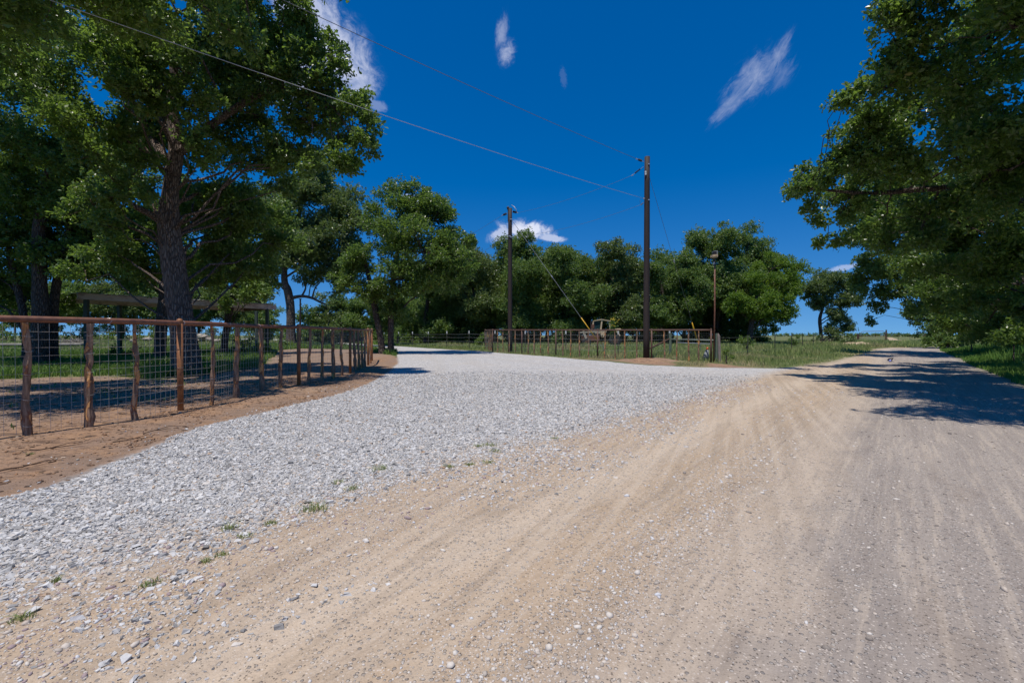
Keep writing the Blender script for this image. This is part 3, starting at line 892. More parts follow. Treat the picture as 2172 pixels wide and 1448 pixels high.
def lobe_world(l, d):
    if l[0] == 'w':
        return Vector(l[1:4]), l[4]
    px, py, dz, rp = l[:4]
    dd = d + dz
    c = P(px, py, dd)
    u, w_ = ray(px, py)
    return c, rp * dd / F_PX / math.sqrt(1 + 0.75 * (u * u + w_ * w_))


def make_tree(name, label, cat, base, trunks, lobes, d, L, mat, bark='bark', group=None, cov=3.0, per=6, limb_w=0.11, squash=0.95, twigs=True,
              sub=11, extra_limbs=(), seed=1, wid=0.55, rs=1.0):
    """trunks: pixel paths [(px,py,width_px[,dz])...]; lobes: (px,py,depth offset,radius px)"""
    rr = random.Random(seed)
    e = thing(name, base, label, cat, group)
    tb = MB()
    nodes = []
    for k, tr in enumerate(list(trunks) + list(extra_limbs)):
        pts = []; rad = []
        for q in tr:
            px, py, wp = q[:3]; dz = q[3] if len(q) > 3 else 0.0
            p = P(px, py, d + dz)
            pts.append(p); rad.append(wp * (d + dz) / F_PX / 2 / math.sqrt(1 + ray(px, py)[0] ** 2))
        if k < len(trunks):
            pts[0].z = gz1(pts[0].x, pts[0].y) - 0.15
        # subdivide smoothly
        P2 = []; R2 = []
        for i in range(len(pts) - 1):
            for j in range(4):
                t = j / 4
                a = pts[max(i - 1, 0)]; b = pts[i]; c = pts[i + 1]; g = pts[min(i + 2, len(pts) - 1)]
                q = 0.5 * ((2 * b) + (c - a) * t + (2 * a - 5 * b + 4 * c - g) * t * t + (3 * b - a - 3 * c + g) * t ** 3)
                P2.append(q); R2.append(rad[i] * (1 - t) + rad[i + 1] * t)
        P2.append(pts[-1]); R2.append(rad[-1])
        if k < len(trunks):
            R2[0] *= 1.25; R2[1] *= 1.1
        tb.tube(P2, R2, 10 if rad[0] > 0.08 else 6, jitter=0.05, seed=seed + k)
        for p, r in zip(P2, R2):
            if (p.z - base[2]) > (1.2 if d < 60 and len(trunks[0]) > 2 else 0.1): nodes.append((p, r))
    Cs = []; Os = []; Ls = []; Sh = []
    ctr = Vector((0, 0, 0)); nl = 0
    lw = [(c_, r_ * rs) for c_, r_ in (lobe_world(l, d) for l in lobes)]
    for c, r in lw: ctr += c; nl += 1
    ctr /= max(nl, 1)
    for li, ((c, r), l) in enumerate(zip(lw, lobes)):
        # limb from the nearest sensible node below
        if nodes and not (l[0] == 'w' and d < 16):
            p, pr = min(nodes, key=lambda q: (q[0] - c).length + 1.6 * abs(c.z - q[0].z - 0.65 * math.hypot(c.x - q[0].x, c.y - q[0].y)))
            br = min(pr * 0.36, limb_w * r * 0.5)
            lp = bez(p, c, 0.06, 6, 0.05, rr)
            tb.tube(lp, [br * (1 - 0.75 * i / 6) + 0.004 for i in range(7)], 6, seed=seed)
        kb = max(5, sub)
        for s in range(kb):
            v = unit(RNG.normal(0, 1, 3)); v[2] = v[2] * 0.95 + 0.05
            q = np.array(c) + v * r * RNG.uniform(0.30, 0.95) * np.array([1, 1, squash])
            rb = r * RNG.uniform(0.22, 0.50)
            if twigs:
                tp = bez(c, q, 0.04, 3, 0.06, rr)
                br = max(0.006, 0.05 * rb)
                tb.tube(tp, [br, br * .8, br * .6, br * .35], 4, caps=False, seed=s)
            ns = max(3, int(cov * math.pi * rb * rb / (L * L * wid * 0.5) / per))
            u = unit(RNG.normal(0, 1, (ns, 3)))
            u[:, 2] = np.where(u[:, 2] < -0.55, -u[:, 2] * RNG.uniform(-.6, 1, ns), u[:, 2])
            rad = rb * RNG.uniform(0.2, 1.0, (ns, 1)) ** 0.6 * np.where(RNG.uniform(0, 1, (ns, 1)) < 0.14, 1.35, 1.0)
            pos = q + u * rad * np.array([1.05, 1.05, 0.92])
            Cs.append(pos); Os.append(unit(u + 0.5 * unit(pos - np.array(ctr))))
            Sh.append(np.full(ns, RNG.uniform(-0.05, 0.25)))
    C = np.concatenate(Cs); O = np.concatenate(Os); S = np.concatenate(Sh)
    zb = gz1(base[0], base[1]) + 0.05
    k = C[:, 2] > zb
    leaf_mesh('crown', C[k], O[k], L, M[mat], e, per, wid, S[k])
    tb.build('trunk', M[bark], e, smooth=True)
    return e


def trees():
    # ---------- the big post oak on the left
    b = G(397, 795)
    d = b.y
    make_tree('oak_tree', 'largest oak with stout grey trunk rising straight behind the domed rusty fence post', 'tree', b,
              [[(400, 796, 74), (392, 730, 60), (378, 640, 56), (366, 540, 54), (358, 470, 50), (362, 400, 36), (374, 320, 34), (366, 230, 28), (372, 130, 22), (372, 40, 16)]],
              [(700, 190, -.8, 80), (748, 275, -.9, 66), (655, 260, -.5, 80), (660, 130, -.6, 80), (585, 60, -.5, 95), (570, 190, -.5, 95), (720, 335, -.9, 46), (620, 320, 0, 62),
               (480, 110, -.5, 110), (455, 0, -1, 110), (320, 50, -1.5, 120), (410, 210, -1.8, 80), (280, 170, -2, 110), (500, 290, .3, 85), (460, 400, 1.5, 95), (520, 440, 2, 65),
               (290, 300, 1.2, 90), (230, 270, -1.5, 100), (250, 400, -1, 60), (180, 80, -2, 120), (330, -110, -2, 150), (560, -80, -1, 120), (130, 200, -1.5, 110), (440, 500, 2.5, 80),
               (510, 540, 3, 55), (310, 560, 2.6, 70), (230, 480, -.6, 50), (320, 410, -1.8, 42), (440, 330, -1.6, 44), (120, -80, -4, 160), (420, -260, -4, 170), (690, -60, -1, 60),
               (210, -250, -5, 160), (560, 340, 1.2, 62), (600, 400, 2.2, 40), (500, 190, .8, 90), (560, 250, .6, 70), (340, 260, .8, 90), (430, 430, 2.6, 70), (330, 480, 1.6, 50), (700, 250, -.3, 60), (760, 210, -1, 40), (785, 255, -1, 38), (770, 310, -1, 40), (735, 350, -1, 40), (700, 120, -1, 55), (650, 60, -1, 60), (600, 330, -.5, 60), (650, 350, -.8, 40),
               (250, 540, 1.5, 75), (180, 570, 2, 55), (300, 580, 2.6, 40), (470, 570, 3, 50), (540, 570, 4, 50), (440, 590, 3.5, 36), (200, 440, 0, 85), (520, 480, 3, 65), (590, 520, 4, 50), (560, 440, 3, 60),
               (300, 380, 2, 90), (420, 460, 3, 60), (380, 560, 3.5, 50), (500, 40, .5, 90), (400, 120, 1, 100), (250, 120, 0, 110), (200, 330, -2.2, 70), (150, 260, -2.4, 75), (260, 200, -2.6, 80), (330, 190, -2.4, 70), (410, 290, -2, 42), (350, 90, -2.5, 90), (230, 420, -1.8, 50), (560, 130, -.9, 70), (300, 340, -1.6, 45), ('w', -7.6, 8.2, 7.8, 1.6), ('w', -8.6, 6.6, 7.6, 1.7), ('w', -10.2, 7.2, 7.8, 2.0), ('w', -11.5, 9.2, 8.0, 2.0), ('w', -6.6, 9.6, 8.2, 1.3)],  # world-placed front lobes, mostly out of view, added to shade the yard
              d, 0.125, 'leaf_oak', seed=11, cov=2.8,
              extra_limbs=[[(352, 478, 24), (320, 455, 18, -.3), (290, 440, 14, -.6), (262, 418, 10, -.9)],
                           [(358, 350, 26), (320, 290, 20, .2), (280, 225, 15, .3), (235, 160, 10, .2)],
                           [(366, 300, 22), (330, 220, 17, .4), (285, 150, 13, .6), (240, 90, 9, .8)],
                           [(372, 200, 22), (430, 95, 20, -.3), (455, 10, 14, -.6)],
                           [(374, 330, 24), (470, 250, 18, -.3), (580, 190, 14, -.6), (680, 210, 9, -.9)]])
    # ---------- second oak at the far left
    b = G(85, 776); d = b.y
    make_tree('oak_tree', 'dark many-stemmed oak at the far left edge behind the fence', 'tree', b,
              [[(82, 778, 50), (86, 700, 44), (84, 600, 36), (84, 480, 32), (104, 370, 24), (130, 250, 16)],
               [(112, 780, 26, .6), (112, 700, 26, .6), (120, 600, 22, .6), (150, 470, 15, .6), (165, 380, 10, .6)],
               [(56, 778, 20, .4), (52, 680, 20, .4), (25, 560, 16, .4), (0, 420, 12, .4)]],
              [(30, 110, -2, 95), (70, 190, -2, 95), (20, 290, -1, 95), (110, 330, -1, 90), (40, 420, 0, 95), (155, 430, 0, 80), (60, 540, .5, 75), (150, 550, 1, 75), (10, 600, 1, 60),
               (205, 500, 1, 75), (190, 340, 0, 85), (-100, 200, -2, 140), (-100, 430, 0, 120), (90, 50, -2, 95), (-60, 40, -3, 120), (205, 570, 2, 45), (20, 500, .5, 75), (95, 470, .6, 70), (150, 480, 1.5, 75), (40, 370, .5, 80), (120, 390, 1.5, 80), (-30, 580, .5, 80), (60, 620, 1.5, 50), (190, 420, 2, 70), (20, 650, 3, 30), (130, 640, 3, 32), (230, 340, 1.5, 75),  (-180, 560, 1, 110), (250, 540, 2, 60)],
              d, 0.145, 'leaf_oak', 'bark_dark', seed=23, cov=2.9, rs=1.22)
    # ---------- trunk just behind the big oak
    b = G(345, 768); d = b.y
    make_tree('oak_tree', 'black-looking oak trunk just left behind the largest oak, under the shed roof line', 'tree', b,
              [[(338, 770, 28), (342, 700, 27), (348, 620, 24), (350, 540, 18), (345, 450, 12)]],
              [(300, 590, 0, 48), (260, 560, 1, 50), (400, 590, 1.5, 40), (330, 520, 0, 60), (300, 470, 0, 60), (380, 470, 1, 70), (240, 470, 1, 60), (430, 560, 1, 45)],
              d, 0.17, 'leaf_oak', 'bark_dark', seed=31, cov=2.8, rs=1.2)
    b = G(478, 752); d = b.y
    make_tree('oak_tree', 'slim leaning dark oak under the right half of the shed roof', 'tree', b,
              [[(474, 753, 17), (480, 700, 15), (492, 640, 14), (505, 570, 11), (515, 500, 8)]],
              [(500, 590, -1, 55), (545, 600, -1, 40), (455, 590, -1, 45), (530, 530, 0, 60), (470, 520, 0, 55), (565, 625, -2.5, 24), (520, 625, -2, 24), (480, 640, -2.5, 20), (560, 470, 0, 50)],
              d, 0.18, 'leaf_shrub', 'bark_dark', seed=37, cov=2.8, rs=1.2)
    # ---------- mid oak with the dead branch
    b = G(619, 735); d = b.y
    make_tree('oak_tree', 'mid-distance oak with bare crooked side branches low on its trunk', 'tree', b,
              [[(618, 736, 26), (617, 700, 20), (616, 650, 19), (610, 615, 18), (603, 590, 14), (610, 520, 12), (640, 440, 8)]],
              [(640, 430, 0, 70), (700, 430, 0, 62), (595, 470, 0, 62), (655, 500, -1, 70), (725, 510, 0, 58), (580, 540, 0, 50), (630, 550, -1, 48), (745, 470, 0, 42), (672, 372, 0, 42),
               (700, 570, 0, 44), (735, 560, 0, 40), (570, 430, 0, 50), (660, 585, 0, 30), (560, 600, 0, 28), (725, 610, 0, 22)],
              d, 0.21, 'leaf_oak2', seed=41, cov=2.9, rs=1.22,
              extra_limbs=[[(607, 605, 9), (590, 602, 8), (570, 600, 6), (555, 590, 4)],
                           [(618, 632, 9), (640, 628, 7), (662, 632, 6), (678, 640, 5), (690, 645, 3)],
                           [(640, 628, 5), (648, 612, 4), (646, 600, 2)], [(662, 632, 4), (668, 612, 3), (678, 600, 2)], [(655, 630, 3), (660, 600, 2), (672, 585, 1.5)],
                           [(612, 618, 5), (600, 612, 4), (596, 606, 2)]])
    # ---------- twin trunk oak at the fence end
    b = G(820, 746); d = b.y
    make_tree('oak_tree', 'twin-trunked oak standing on a weedy mound at the end of the left fence', 'tree', b,
              [[(812, 747, 17), (806, 710, 14), (796, 660, 13), (785, 600, 11), (770, 540, 8)],
               [(829, 747, 14), (829, 700, 13), (830, 640, 12), (838, 560, 10), (860, 470, 7)]],
              [(870, 445, 0, 62), (835, 425, 0, 38), (925, 470, 0, 55), (820, 505, 0, 66), (895, 535, -1, 75), (955, 540, -.5, 48), (765, 560, 0, 52), (985, 515, 0, 24), (850, 590, -1, 56),
               (742, 585, 0, 38), (920, 590, 0, 50), (800, 640, 0, 36), (770, 620, 0, 30), (885, 412, 0, 34), (970, 575, -1, 34), (840, 660, 0, 34), (930, 445, 0, 34), (820, 690, .5, 20)],
              d - 2.2, 0.155, 'leaf_oak', 'bark_dark', seed=53, cov=2.7, rs=1.12)
    # ---------- the wood behind the far fence
    wood = [
        ('woodland oak left of the near-left utility pole, behind the wire fence', (905, 729), [(900, 590, 42), (935, 620, 46), (895, 660, 44), (860, 660, 40), (950, 670, 44), (880, 700, 30), (930, 705, 30)], 'leaf_wood'),
        ('tall dusty woodland tree with dead grey twigs left of the shorter pole', (1003, 730), [(985, 560, 45), (1010, 590, 52), (975, 620, 50), (1025, 650, 45), (985, 680, 45), (1030, 700, 32), (960, 600, 36)], 'leaf_oak2'),
        ('tallest woodland tree, just right of the shorter utility pole', (1112, 732), [(1112, 525, 34), (1085, 550, 44), (1140, 560, 44), (1110, 600, 55), (1070, 610, 46), (1150, 620, 40), (1080, 665, 42), (1130, 675, 44), (1100, 705, 34)], 'leaf_wood'),
        ('rounded woodland tree above the guy wire, left of the old tractor', (1208, 731), [(1195, 565, 38), (1235, 575, 40), (1180, 610, 44), (1225, 630, 46), (1190, 665, 44), (1240, 685, 36), (1200, 705, 30)], 'leaf_wood'),
        ('woodland tree directly behind the old tractor cab, with loose open top', (1305, 731), [(1300, 538, 30), (1330, 550, 28), (1280, 575, 38), (1335, 590, 38), (1305, 630, 48), (1270, 650, 40), (1335, 660, 40), (1300, 690, 38)], 'leaf_oak2'),
        ('lower leafy tree just right of the taller utility pole', (1402, 731), [(1390, 590, 32), (1425, 575, 30), (1410, 625, 40), (1395, 665, 38), (1430, 680, 36), (1405, 705, 26)], 'leaf_wood'),
        ('broad dense tree behind the rusty camera pole', (1525, 729), [(1540, 515, 40), (1490, 535, 44), (1585, 530, 46), (1455, 565, 38), (1530, 570, 50), (1615, 560, 40), (1480, 610, 46), (1560, 620, 52), (1510, 660, 48), (1455, 655, 40), (1560, 690, 34), (1500, 700, 32), (1600, 600, 52), (1565, 640, 50), (1640, 600, 42), (1520, 610, 50), (1600, 660, 40)], 'leaf_wood'),
    ]
    for i, (lab, bp, lobes, mat) in enumerate(wood):
        b = G(*bp); b = Vector((b.x * 52 / b.y, 52, 0)); b.z = gz1(b.x, b.y)
        px0 = bp[0]
        dz = [(-3, 0, 3)[k % 3] for k in range(len(lobes))]
        make_tree('woodland_tree', lab, 'tree', b, [[(px0, bp[1], 12), (px0 - 4, 690, 10), (px0 + 3, 630, 8), (px0 - 2, 580, 5)]],
                  [(x, y, z, r) for (x, y, r), z in zip(lobes, dz)], 52, 0.21, mat, 'bark_dark', 'trees of the wood behind the wire fence', cov=3.0, seed=60 + i, per=5, sub=16, rs=1.18)
    # trees closing the wood further back
    back = [(950, 600), (1050, 590), (1160, 580), (1260, 590), (1360, 590), (1450, 590), (840, 640)]
    blab = ['behind the gap right of the twin-trunked oak', 'behind the shorter pole', 'filling the gap left of the tractor', 'peeping over the rounded woodland tree', 'behind the taller pole', 'between the taller pole and the camera pole', 'seen under the twin-trunked oak crown']
    for i, ((px, py), lb) in enumerate(zip(back, blab)):
        b = Vector((ray(px, 711)[0] * 64, 64, 0)); b.z = gz1(b.x, b.y)
        make_tree('woodland_tree', 'shaded rear woodland tree ' + lb, 'tree', b, [[(px, 728, 9), (px + 3, 660, 7), (px, py, 4)]],
                  [(px - 32, py + 8, 0, 48), (px + 32, py, 2, 48), (px, py + 50, 0, 55), (px - 40, py + 90, -2, 48), (px + 40, py + 90, 1, 48)],
                  64, 0.30, 'leaf_wood', 'bark_dark', 'trees of the wood behind the wire fence', cov=2.8, seed=90 + i, per=5, sub=12, rs=1.1)
    # ---------- bright elm and small oak on the right
    b = Vector((ray(1590, 711)[0] * 46, 46, 0)); b.z = gz1(b.x, b.y)
    make_tree('elm_tree', 'bright yellow-green tree drooping to the right of the camera pole', 'tree', b,
              [[(1590, 731, 15), (1592, 700, 13), (1600, 650, 9), (1615, 610, 6)]],
              [(1615, 610, 0, 40), (1650, 620, 0, 42), (1660, 660, 0, 30), (1605, 645, -1, 38), (1640, 655, 0, 36), (1675, 600, 1, 24), (1685, 575, 2, 26), (1640, 570, 2, 34), (1670, 630, 0, 26), (1640, 690, 1, 20), (1560, 650, -1, 28)],
              46, 0.19, 'leaf_bright', 'bark_dark', seed=121, cov=2.9, per=5, rs=1.2)
    b = Vector((ray(1742, 711)[0] * 62, 62, 0)); b.z = gz1(b.x, b.y)
    make_tree('oak_tree', 'small isolated oak with clear sky either side of its thin trunk', 'tree', b,
              [[(1744, 729, 9), (1741, 705, 8), (1739, 675, 8), (1746, 650, 6), (1750, 620, 4)]],
              [(1735, 605, 0, 26), (1768, 600, 0, 30), (1722, 622, 0, 20), (1785, 625, 0, 30), (1750, 640, 0, 24), (1800, 645, 0, 22), (1770, 670, 0, 22), (1795, 690, 0, 22), (1765, 700, 0, 18), (1730, 645, 0, 15), (1775, 715, 0, 16)],
              62, 0.24, 'leaf_oak2', 'bark_dark', seed=127, cov=3.0, per=5, rs=1.4)
    # ---------- background behind the shed
    bl = [(30, 612, 44), (110, 622, 42), (180, 612, 44), (260, 610, 46), (340, 615, 44), (420, 618, 46), (505, 622, 42), (560, 650, 28), (668, 668, 30), (712, 655, 36), (760, 655, 42)]
    lbs = ['far tree at the extreme left beyond the low slab', 'far tree between the left oak stems and the shed', 'far tree seen past the leftmost shed post', 'far tree in the left bay under the shed roof',
           'far tree behind the black-looking oak trunk', 'far tree right of the largest oak trunk below the shed roof', 'far tree behind the right bay of the shed', 'far tree at the right end of the shed',
           'low rounded far tree right of the dead-branch oak', 'rounded far tree beyond the middle of the left fence', 'far tree left of the twin-trunked oak']
    for i, ((px, py, r), lb) in enumerate(zip(bl, lbs)):
        dd = 72 if px < 640 else 66
        b = Vector((ray(px, 711)[0] * dd, dd, 0)); b.z = gz1(b.x, b.y)
        make_tree('background_tree', lb, 'tree', b, [[(px, 727, 6), (px + 2, 690, 5), (px - 1, py, 3)]],
                  [(px - r * .5, py, 0, r * .75), (px + r * .5, py + 6, 1, r * .75), (px, py + 28, -1, r * .85), (px, py + 62, 0, r * .7), (px - r * .6, py + 45, 0, r * .6), (px + r * .6, py + 45, 0, r * .6)],
                  dd, 0.30, 'leaf_wood' if i % 3 else 'leaf_oak2', 'bark_dark', 'far trees beyond the shed and left fence', cov=2.8, seed=140 + i, per=5, sub=12, rs=1.3)
    # ---------- right hand side
    b = Vector((15.6, 12.4, gz1(15.6, 12.4)))
    d = 12.0
    A = [(1940, 60, -3, 100), (1885, 185, -2, 84), (1800, 205, -1.6, 34), (1775, 225, -1.4, 22), (1850, 250, -1.2, 44), (1805, 310, -.6, 58), (1725, 392, .4, 40), (1805, 425, .4, 56), (1738, 470, 1, 30), (1850, 370, 0, 60), (1900, 340, -1, 112), (1960, 470, 0, 100), (2050, 190, -2.5, 150),
         (2080, 390, -1.5, 140), (2110, 560, 0, 110), (2150, 60, -4, 170), (2260, 300, -3, 180), (2010, -120, -3.6, 170), (2160, -220, -4, 200), (2330, -60, -4, 200), (2230, 500, -1, 140), (1965, 570, 1.5, 62),
         (2060, 640, 1.5, 70), (2170, 650, .5, 70), (2420, 250, -2, 200), (1870, 500, 1, 55), (1690, 400, .6, 22), (1770, 510, 1.2, 26), (1840, 265, -1, 50), (1760, 375, 0, 36), (1740, 515, 1.4, 16), (1715, 440, .8, 20), (1905, 130, -2.5, 70), (1860, 30, -3, 34),
         (2500, 20, -3, 200), (1700, 365, .6, 24), (1775, 345, -.4, 40), (2020, 320, -2.6, 90), (2130, 250, -3.4, 90), (2290, 640, 0, 110),
         (1765, 420, 4.5, 36), (1840, 470, 5.0, 60), (1890, 420, 5, 70), (1950, 520, 5, 60), (2030, 560, 5, 70), (1820, 360, 4, 60), (2330, 330, -4.5, 200), (2480, 250, -5.2, 230), (2620, 150, -6, 260), (2420, 420, -3.5, 200),
         (2060, 470, 3, 80), (1930, 390, 2.5, 80),
         (2000, 620, 6, 70), (2080, 610, 6, 95), (2150, 600, 5, 115), (2120, 690, 6, 75), (2040, 690, 8, 60), (2175, 725, 3, 75), (1990, 520, 3, 90), (2090, 480, 2, 120), (2160, 380, 0, 140), (2100, 100, -1, 150), (1990, 240, -1, 110), (1705, 395, 3, 34), (1680, 415, 3.5, 20),
         ('w', 6.3, 4.7, 7.4, 1.3), ('w', 8.2, 4.4, 7.4, 1.9), ('w', 7.2, 6.2, 8.0, 1.5), ('w', 9.6, 6.0, 8, 2.0), ('w', 10.5, 3.4, 7.5, 2.0), ('w', 8.6, 8.0, 8.6, 1.8)]  # out-of-view overhead lobes, added for the shade they cast on the near road
    make_tree('oak_tree', 'huge dark overhanging oak filling the whole right edge beside the road', 'tree', b,
              [[(2345, 830, 90), (2335, 700, 75), (2310, 560, 66), (2280, 400, 56), (2260, 250, 44), (2250, 100, 30)]],
              A, d, 0.118, 'leaf_oak', 'bark_dark', seed=151, cov=2.8, rs=1.08,
              extra_limbs=[[(2300, 480, 40), (2150, 420, 26, -.8), (2000, 400, 18, -.6), (1850, 410, 10, 0), (1720, 400, 5, .4)],
                           [(2270, 330, 34), (2130, 250, 22, -1.5), (1990, 160, 14, -2), (1900, 90, 7, -2.6)]])
    b = Vector((27.6, 25.8, gz1(27.6, 25.8))); d = 27.0
    make_tree('oak_tree', 'second roadside oak arching over the road beyond the huge dark one', 'tree', b,
              [[(2118, 745, 20), (2110, 690, 18), (2080, 620, 15), (2040, 560, 11)]],
              [(1855, 570, 1.5, 46), (1900, 560, 1, 52), (1832, 615, 2, 30), (1960, 590, 0, 62), (1880, 620, 1.2, 34), (1858, 650, 2, 24), (1950, 650, 0, 38), (2040, 660, -1, 56), (2120, 640, -1, 64), (1990, 540, 0, 60), (2070, 560, 0, 70),
               (1815, 590, 2.2, 26), (2150, 700, -2, 44), (2090, 705, -1, 36), (1845, 680, 2, 14), (1925, 620, 1, 34), (1830, 560, 2, 24), (2150, 560, 0, 80), ('w', 20, 23.5, 7.6, 1.5), ('w', 22.5, 22.8, 8.2, 1.8), ('w', 23.5, 25, 8.0, 2.0), ('w', 21.0, 27, 7.2, 1.5), ('w', 25.0, 28, 8, 2.0), ('w', 25, 23, 8.5, 2)],  # world-placed lobes added for the shade they cast on the far road
              d, 0.17, 'leaf_wood', 'bark_dark', seed=163, cov=3.1, rs=1.06)
    b = Vector((37.6, 38.0, gz1(37.6, 38.0))); d = 38.0
    make_tree('oak_tree', 'third roadside tree, its foliage sweeping down to the grass past the road bend', 'tree', b,
              [[(2040, 740, 12), (2035, 700, 11), (2010, 650, 8)]],
              [(1948, 672, 1, 22), (1985, 655, 0, 36), (2010, 690, 0, 36), (1972, 700, 0, 28), (2045, 700, -1, 36), (2000, 722, -1, 22), (1930, 668, 1.5, 14), (1965, 725, -1, 14), (2050, 650, 0, 50)],
              d, 0.20, 'leaf_wood', 'bark_dark', seed=167, cov=3.0, per=5, rs=1.25)


def shrub(label, px, py, d, lobes, L, mat, seed, group=None, name='shrub', cat='shrub'):
    b = Vector((ray(px, 711)[0] * d, d, 0)); b.z = gz1(b.x, b.y)
    return make_tree(name, label, cat, b, [[(px, py, 5), (px + 1, py - 12, 3)]], lobes, d, L, mat, 'bark_dark', group, cov=2.8, seed=seed, per=5, sub=8)


def shrubs():
    shrub('dark green bush beside the grey wooden post, below the broad dense tree', 1583, 745, 31, [(1583, 724, 0, 15), (1570, 722, 0, 9), (1594, 728, 0, 8)], 0.11, 'leaf_shrub', 201)
    shrub('upright bush in the grass left of the small isolated oak', 1684, 745, 35, [(1684, 722, 0, 9), (1686, 732, 0, 10), (1692, 714, 0, 6), (1680, 738, 0, 8)], 0.11, 'leaf_shrub', 202)
    shrub('tangle of brush around the foot of the small isolated oak', 1758, 731, 58, [(1735, 718, 0, 9), (1772, 716, 0, 12), (1800, 716, 0, 10), (1726, 722, 0, 6)], 0.2, 'leaf_oak2', 203)
    shrub('pale dusty bush beside the sand pile near the far gate', 1795, 735, 50, [(1795, 722, 0, 11), (1806, 724, 0, 9), (1786, 728, 0, 8)], 0.18, 'leaf_oak2', 204)
    shrub('leafy weeds around the foot of the twin-trunked oak', 822, 750, 29, [(812, 748, 0, 8), (835, 748, 0, 9), (845, 750, 0, 6), (824, 750, -.4, 9)], 0.09, 'leaf_shrub', 205)
    shrub('light green bush against the left end of the far fence grass', 842, 728, 46, [(842, 712, 0, 9), (836, 700, 0, 8), (846, 702, 0, 6)], 0.15, 'leaf_shrub', 206)
    shrub('bush at the left end of the right ranch fence', 1022, 741, 38, [(1022, 722, 0, 11), (1030, 712, 0, 9), (1014, 728, 0, 8)], 0.14, 'leaf_shrub', 207)
    shrub('leafy weed clump right of the grey wooden post', 1540, 764, 19.5, [(1537, 750, 0, 7), (1552, 757, 0, 7), (1543, 744, 0, 4)], 0.06, 'leaf_shrub', 208)
    shrub('added shrub standing for the dark shade and plants below the right half of the shed', 535, 760, 27, [(520, 735, 0, 22), (548, 738, 0, 22), (500, 745, 0, 15), (560, 742, 0, 14)], 0.13, 'leaf_shrub', 209)  # leaf clumps added to fill the dark block of shade and plants
    shrub('low leafy bush at the foot of the mid-distance oak', 605, 738, 38, [(600, 728, 0, 10), (612, 730, 0, 9), (628, 732, 0, 7)], 0.13, 'leaf_shrub', 210)
    shrub('bright weedy plant on the left slab side of the largest oak', 250, 762, 24, [(240, 745, 0, 14), (265, 748, 0, 12), (285, 742, 0, 12)], 0.12, 'leaf_shrub', 211)
    k = 220
    for lab, px, py, d, r in [('understorey bush behind the right verge, below the huge oak', 2150, 742, 22, 32),
                              ('understorey bush low in the shade left of the second roadside trunk', 2060, 730, 29, 24), ('black shaded bush between the huge oak and the verge', 2150, 730, 19, 42),
                              ('far understorey bush where the verge meets the road bend', 2010, 738, 35, 16)]:
        shrub(lab, px, py, d, [(px, py - r * .8, 0, r), (px - r * .7, py - r * .4, .5, r * .7), (px + r * .8, py - r * .6, -.3, r * .8), (px + r * .2, py - r * 1.7, .3, r * .8)], 0.0055 * d + .05, 'leaf_wood', k, 'bushes in the shade right of the road')
        k += 1
    rr = random.Random(77)
    for i, px in enumerate(range(846, 1690, 25)):
        if 1640 < px: continue
        dd = rr.uniform(50, 56); p_ = px + rr.uniform(-8, 8); r = rr.uniform(13, 19)
        if 1230 < px < 1330: dd = 56
        shrub('dark understorey bush at the foot of the wood behind the wire fence', p_, 729, dd, [(p_, 716, 0, r), (p_ + rr.uniform(-14, 14), 700 - rr.uniform(0, 12), 1, r), (p_ + 12, 722, -.5, r * .6)], 0.2,
              ('leaf_wood', 'leaf_shrub', 'leaf_oak2')[i % 3], 400 + i, 'understorey bushes of the wood', 'understorey_bush', 'bush')
    for i, px in enumerate(range(-160, 800, 30)):
        dd = rr.uniform(62, 74); p_ = px + rr.uniform(-8, 8); r = rr.uniform(13, 18)
        shrub('low bush in the green line beyond the shed and left fence', p_, 727, dd, [(p_, 714, 0, r), (p_ + rr.uniform(-14, 14), 702 - rr.uniform(0, 8), 1, r * .9), (p_ + 12, 720, -.5, r * .6)], 0.28,
              ('leaf_wood', 'leaf_shrub', 'leaf_oak2')[i % 3], 450 + i, 'low bushes beyond the left fence', 'understorey_bush', 'bush')
    # low far tree line on the horizon
    k = 240
    rr = random.Random(5)
    for i, px in enumerate(list(range(1648, 1730, 16)) + list(range(1806, 1990, 17))):
        d = rr.uniform(300, 420)
        r = rr.uniform(4.5, 8) if i != 2 else 10
        b = Vector((ray(px, 711)[0] * d, d, 0)); b.z = gz1(b.x, b.y)
        e = make_tree('distant_tree', 'tiny distant tree on the horizon, number %d from the left' % (i + 1), 'tree', b, [[(px, 712, 1.2), (px, 709, .8)]],
                      [(px - r, 710.5, 0, r * .55), (px + r, 710.6, 0, r * .55), (px, 709.5, 0, r * .62)], d, 1.1, 'leaf_wood', 'bark_dark', 'tiny trees along the horizon', cov=2.6, seed=k + i, per=4, sub=5, twigs=False)


trees()
shrubs()

# ================================================================== FENCES
RAIL_H = 1.45


def catenary(a, b, sag, n=40):
    a = Vector(a); b = Vector(b)
    return [a.lerp(b, i / n) - Vector((0, 0, 4 * sag * (i / n) * (1 - i / n))) for i in range(n + 1)]


def lerp_path(path, s):
    """point at arc length s on a polyline with cumulative lengths"""
    pts, cum = path
    for i in range(len(pts) - 1):
        if s <= cum[i + 1] or i == len(pts) - 2:
            t = (s - cum[i]) / max(cum[i + 1] - cum[i], 1e-6)
            return pts[i].lerp(pts[i + 1], min(max(t, 0), 1))


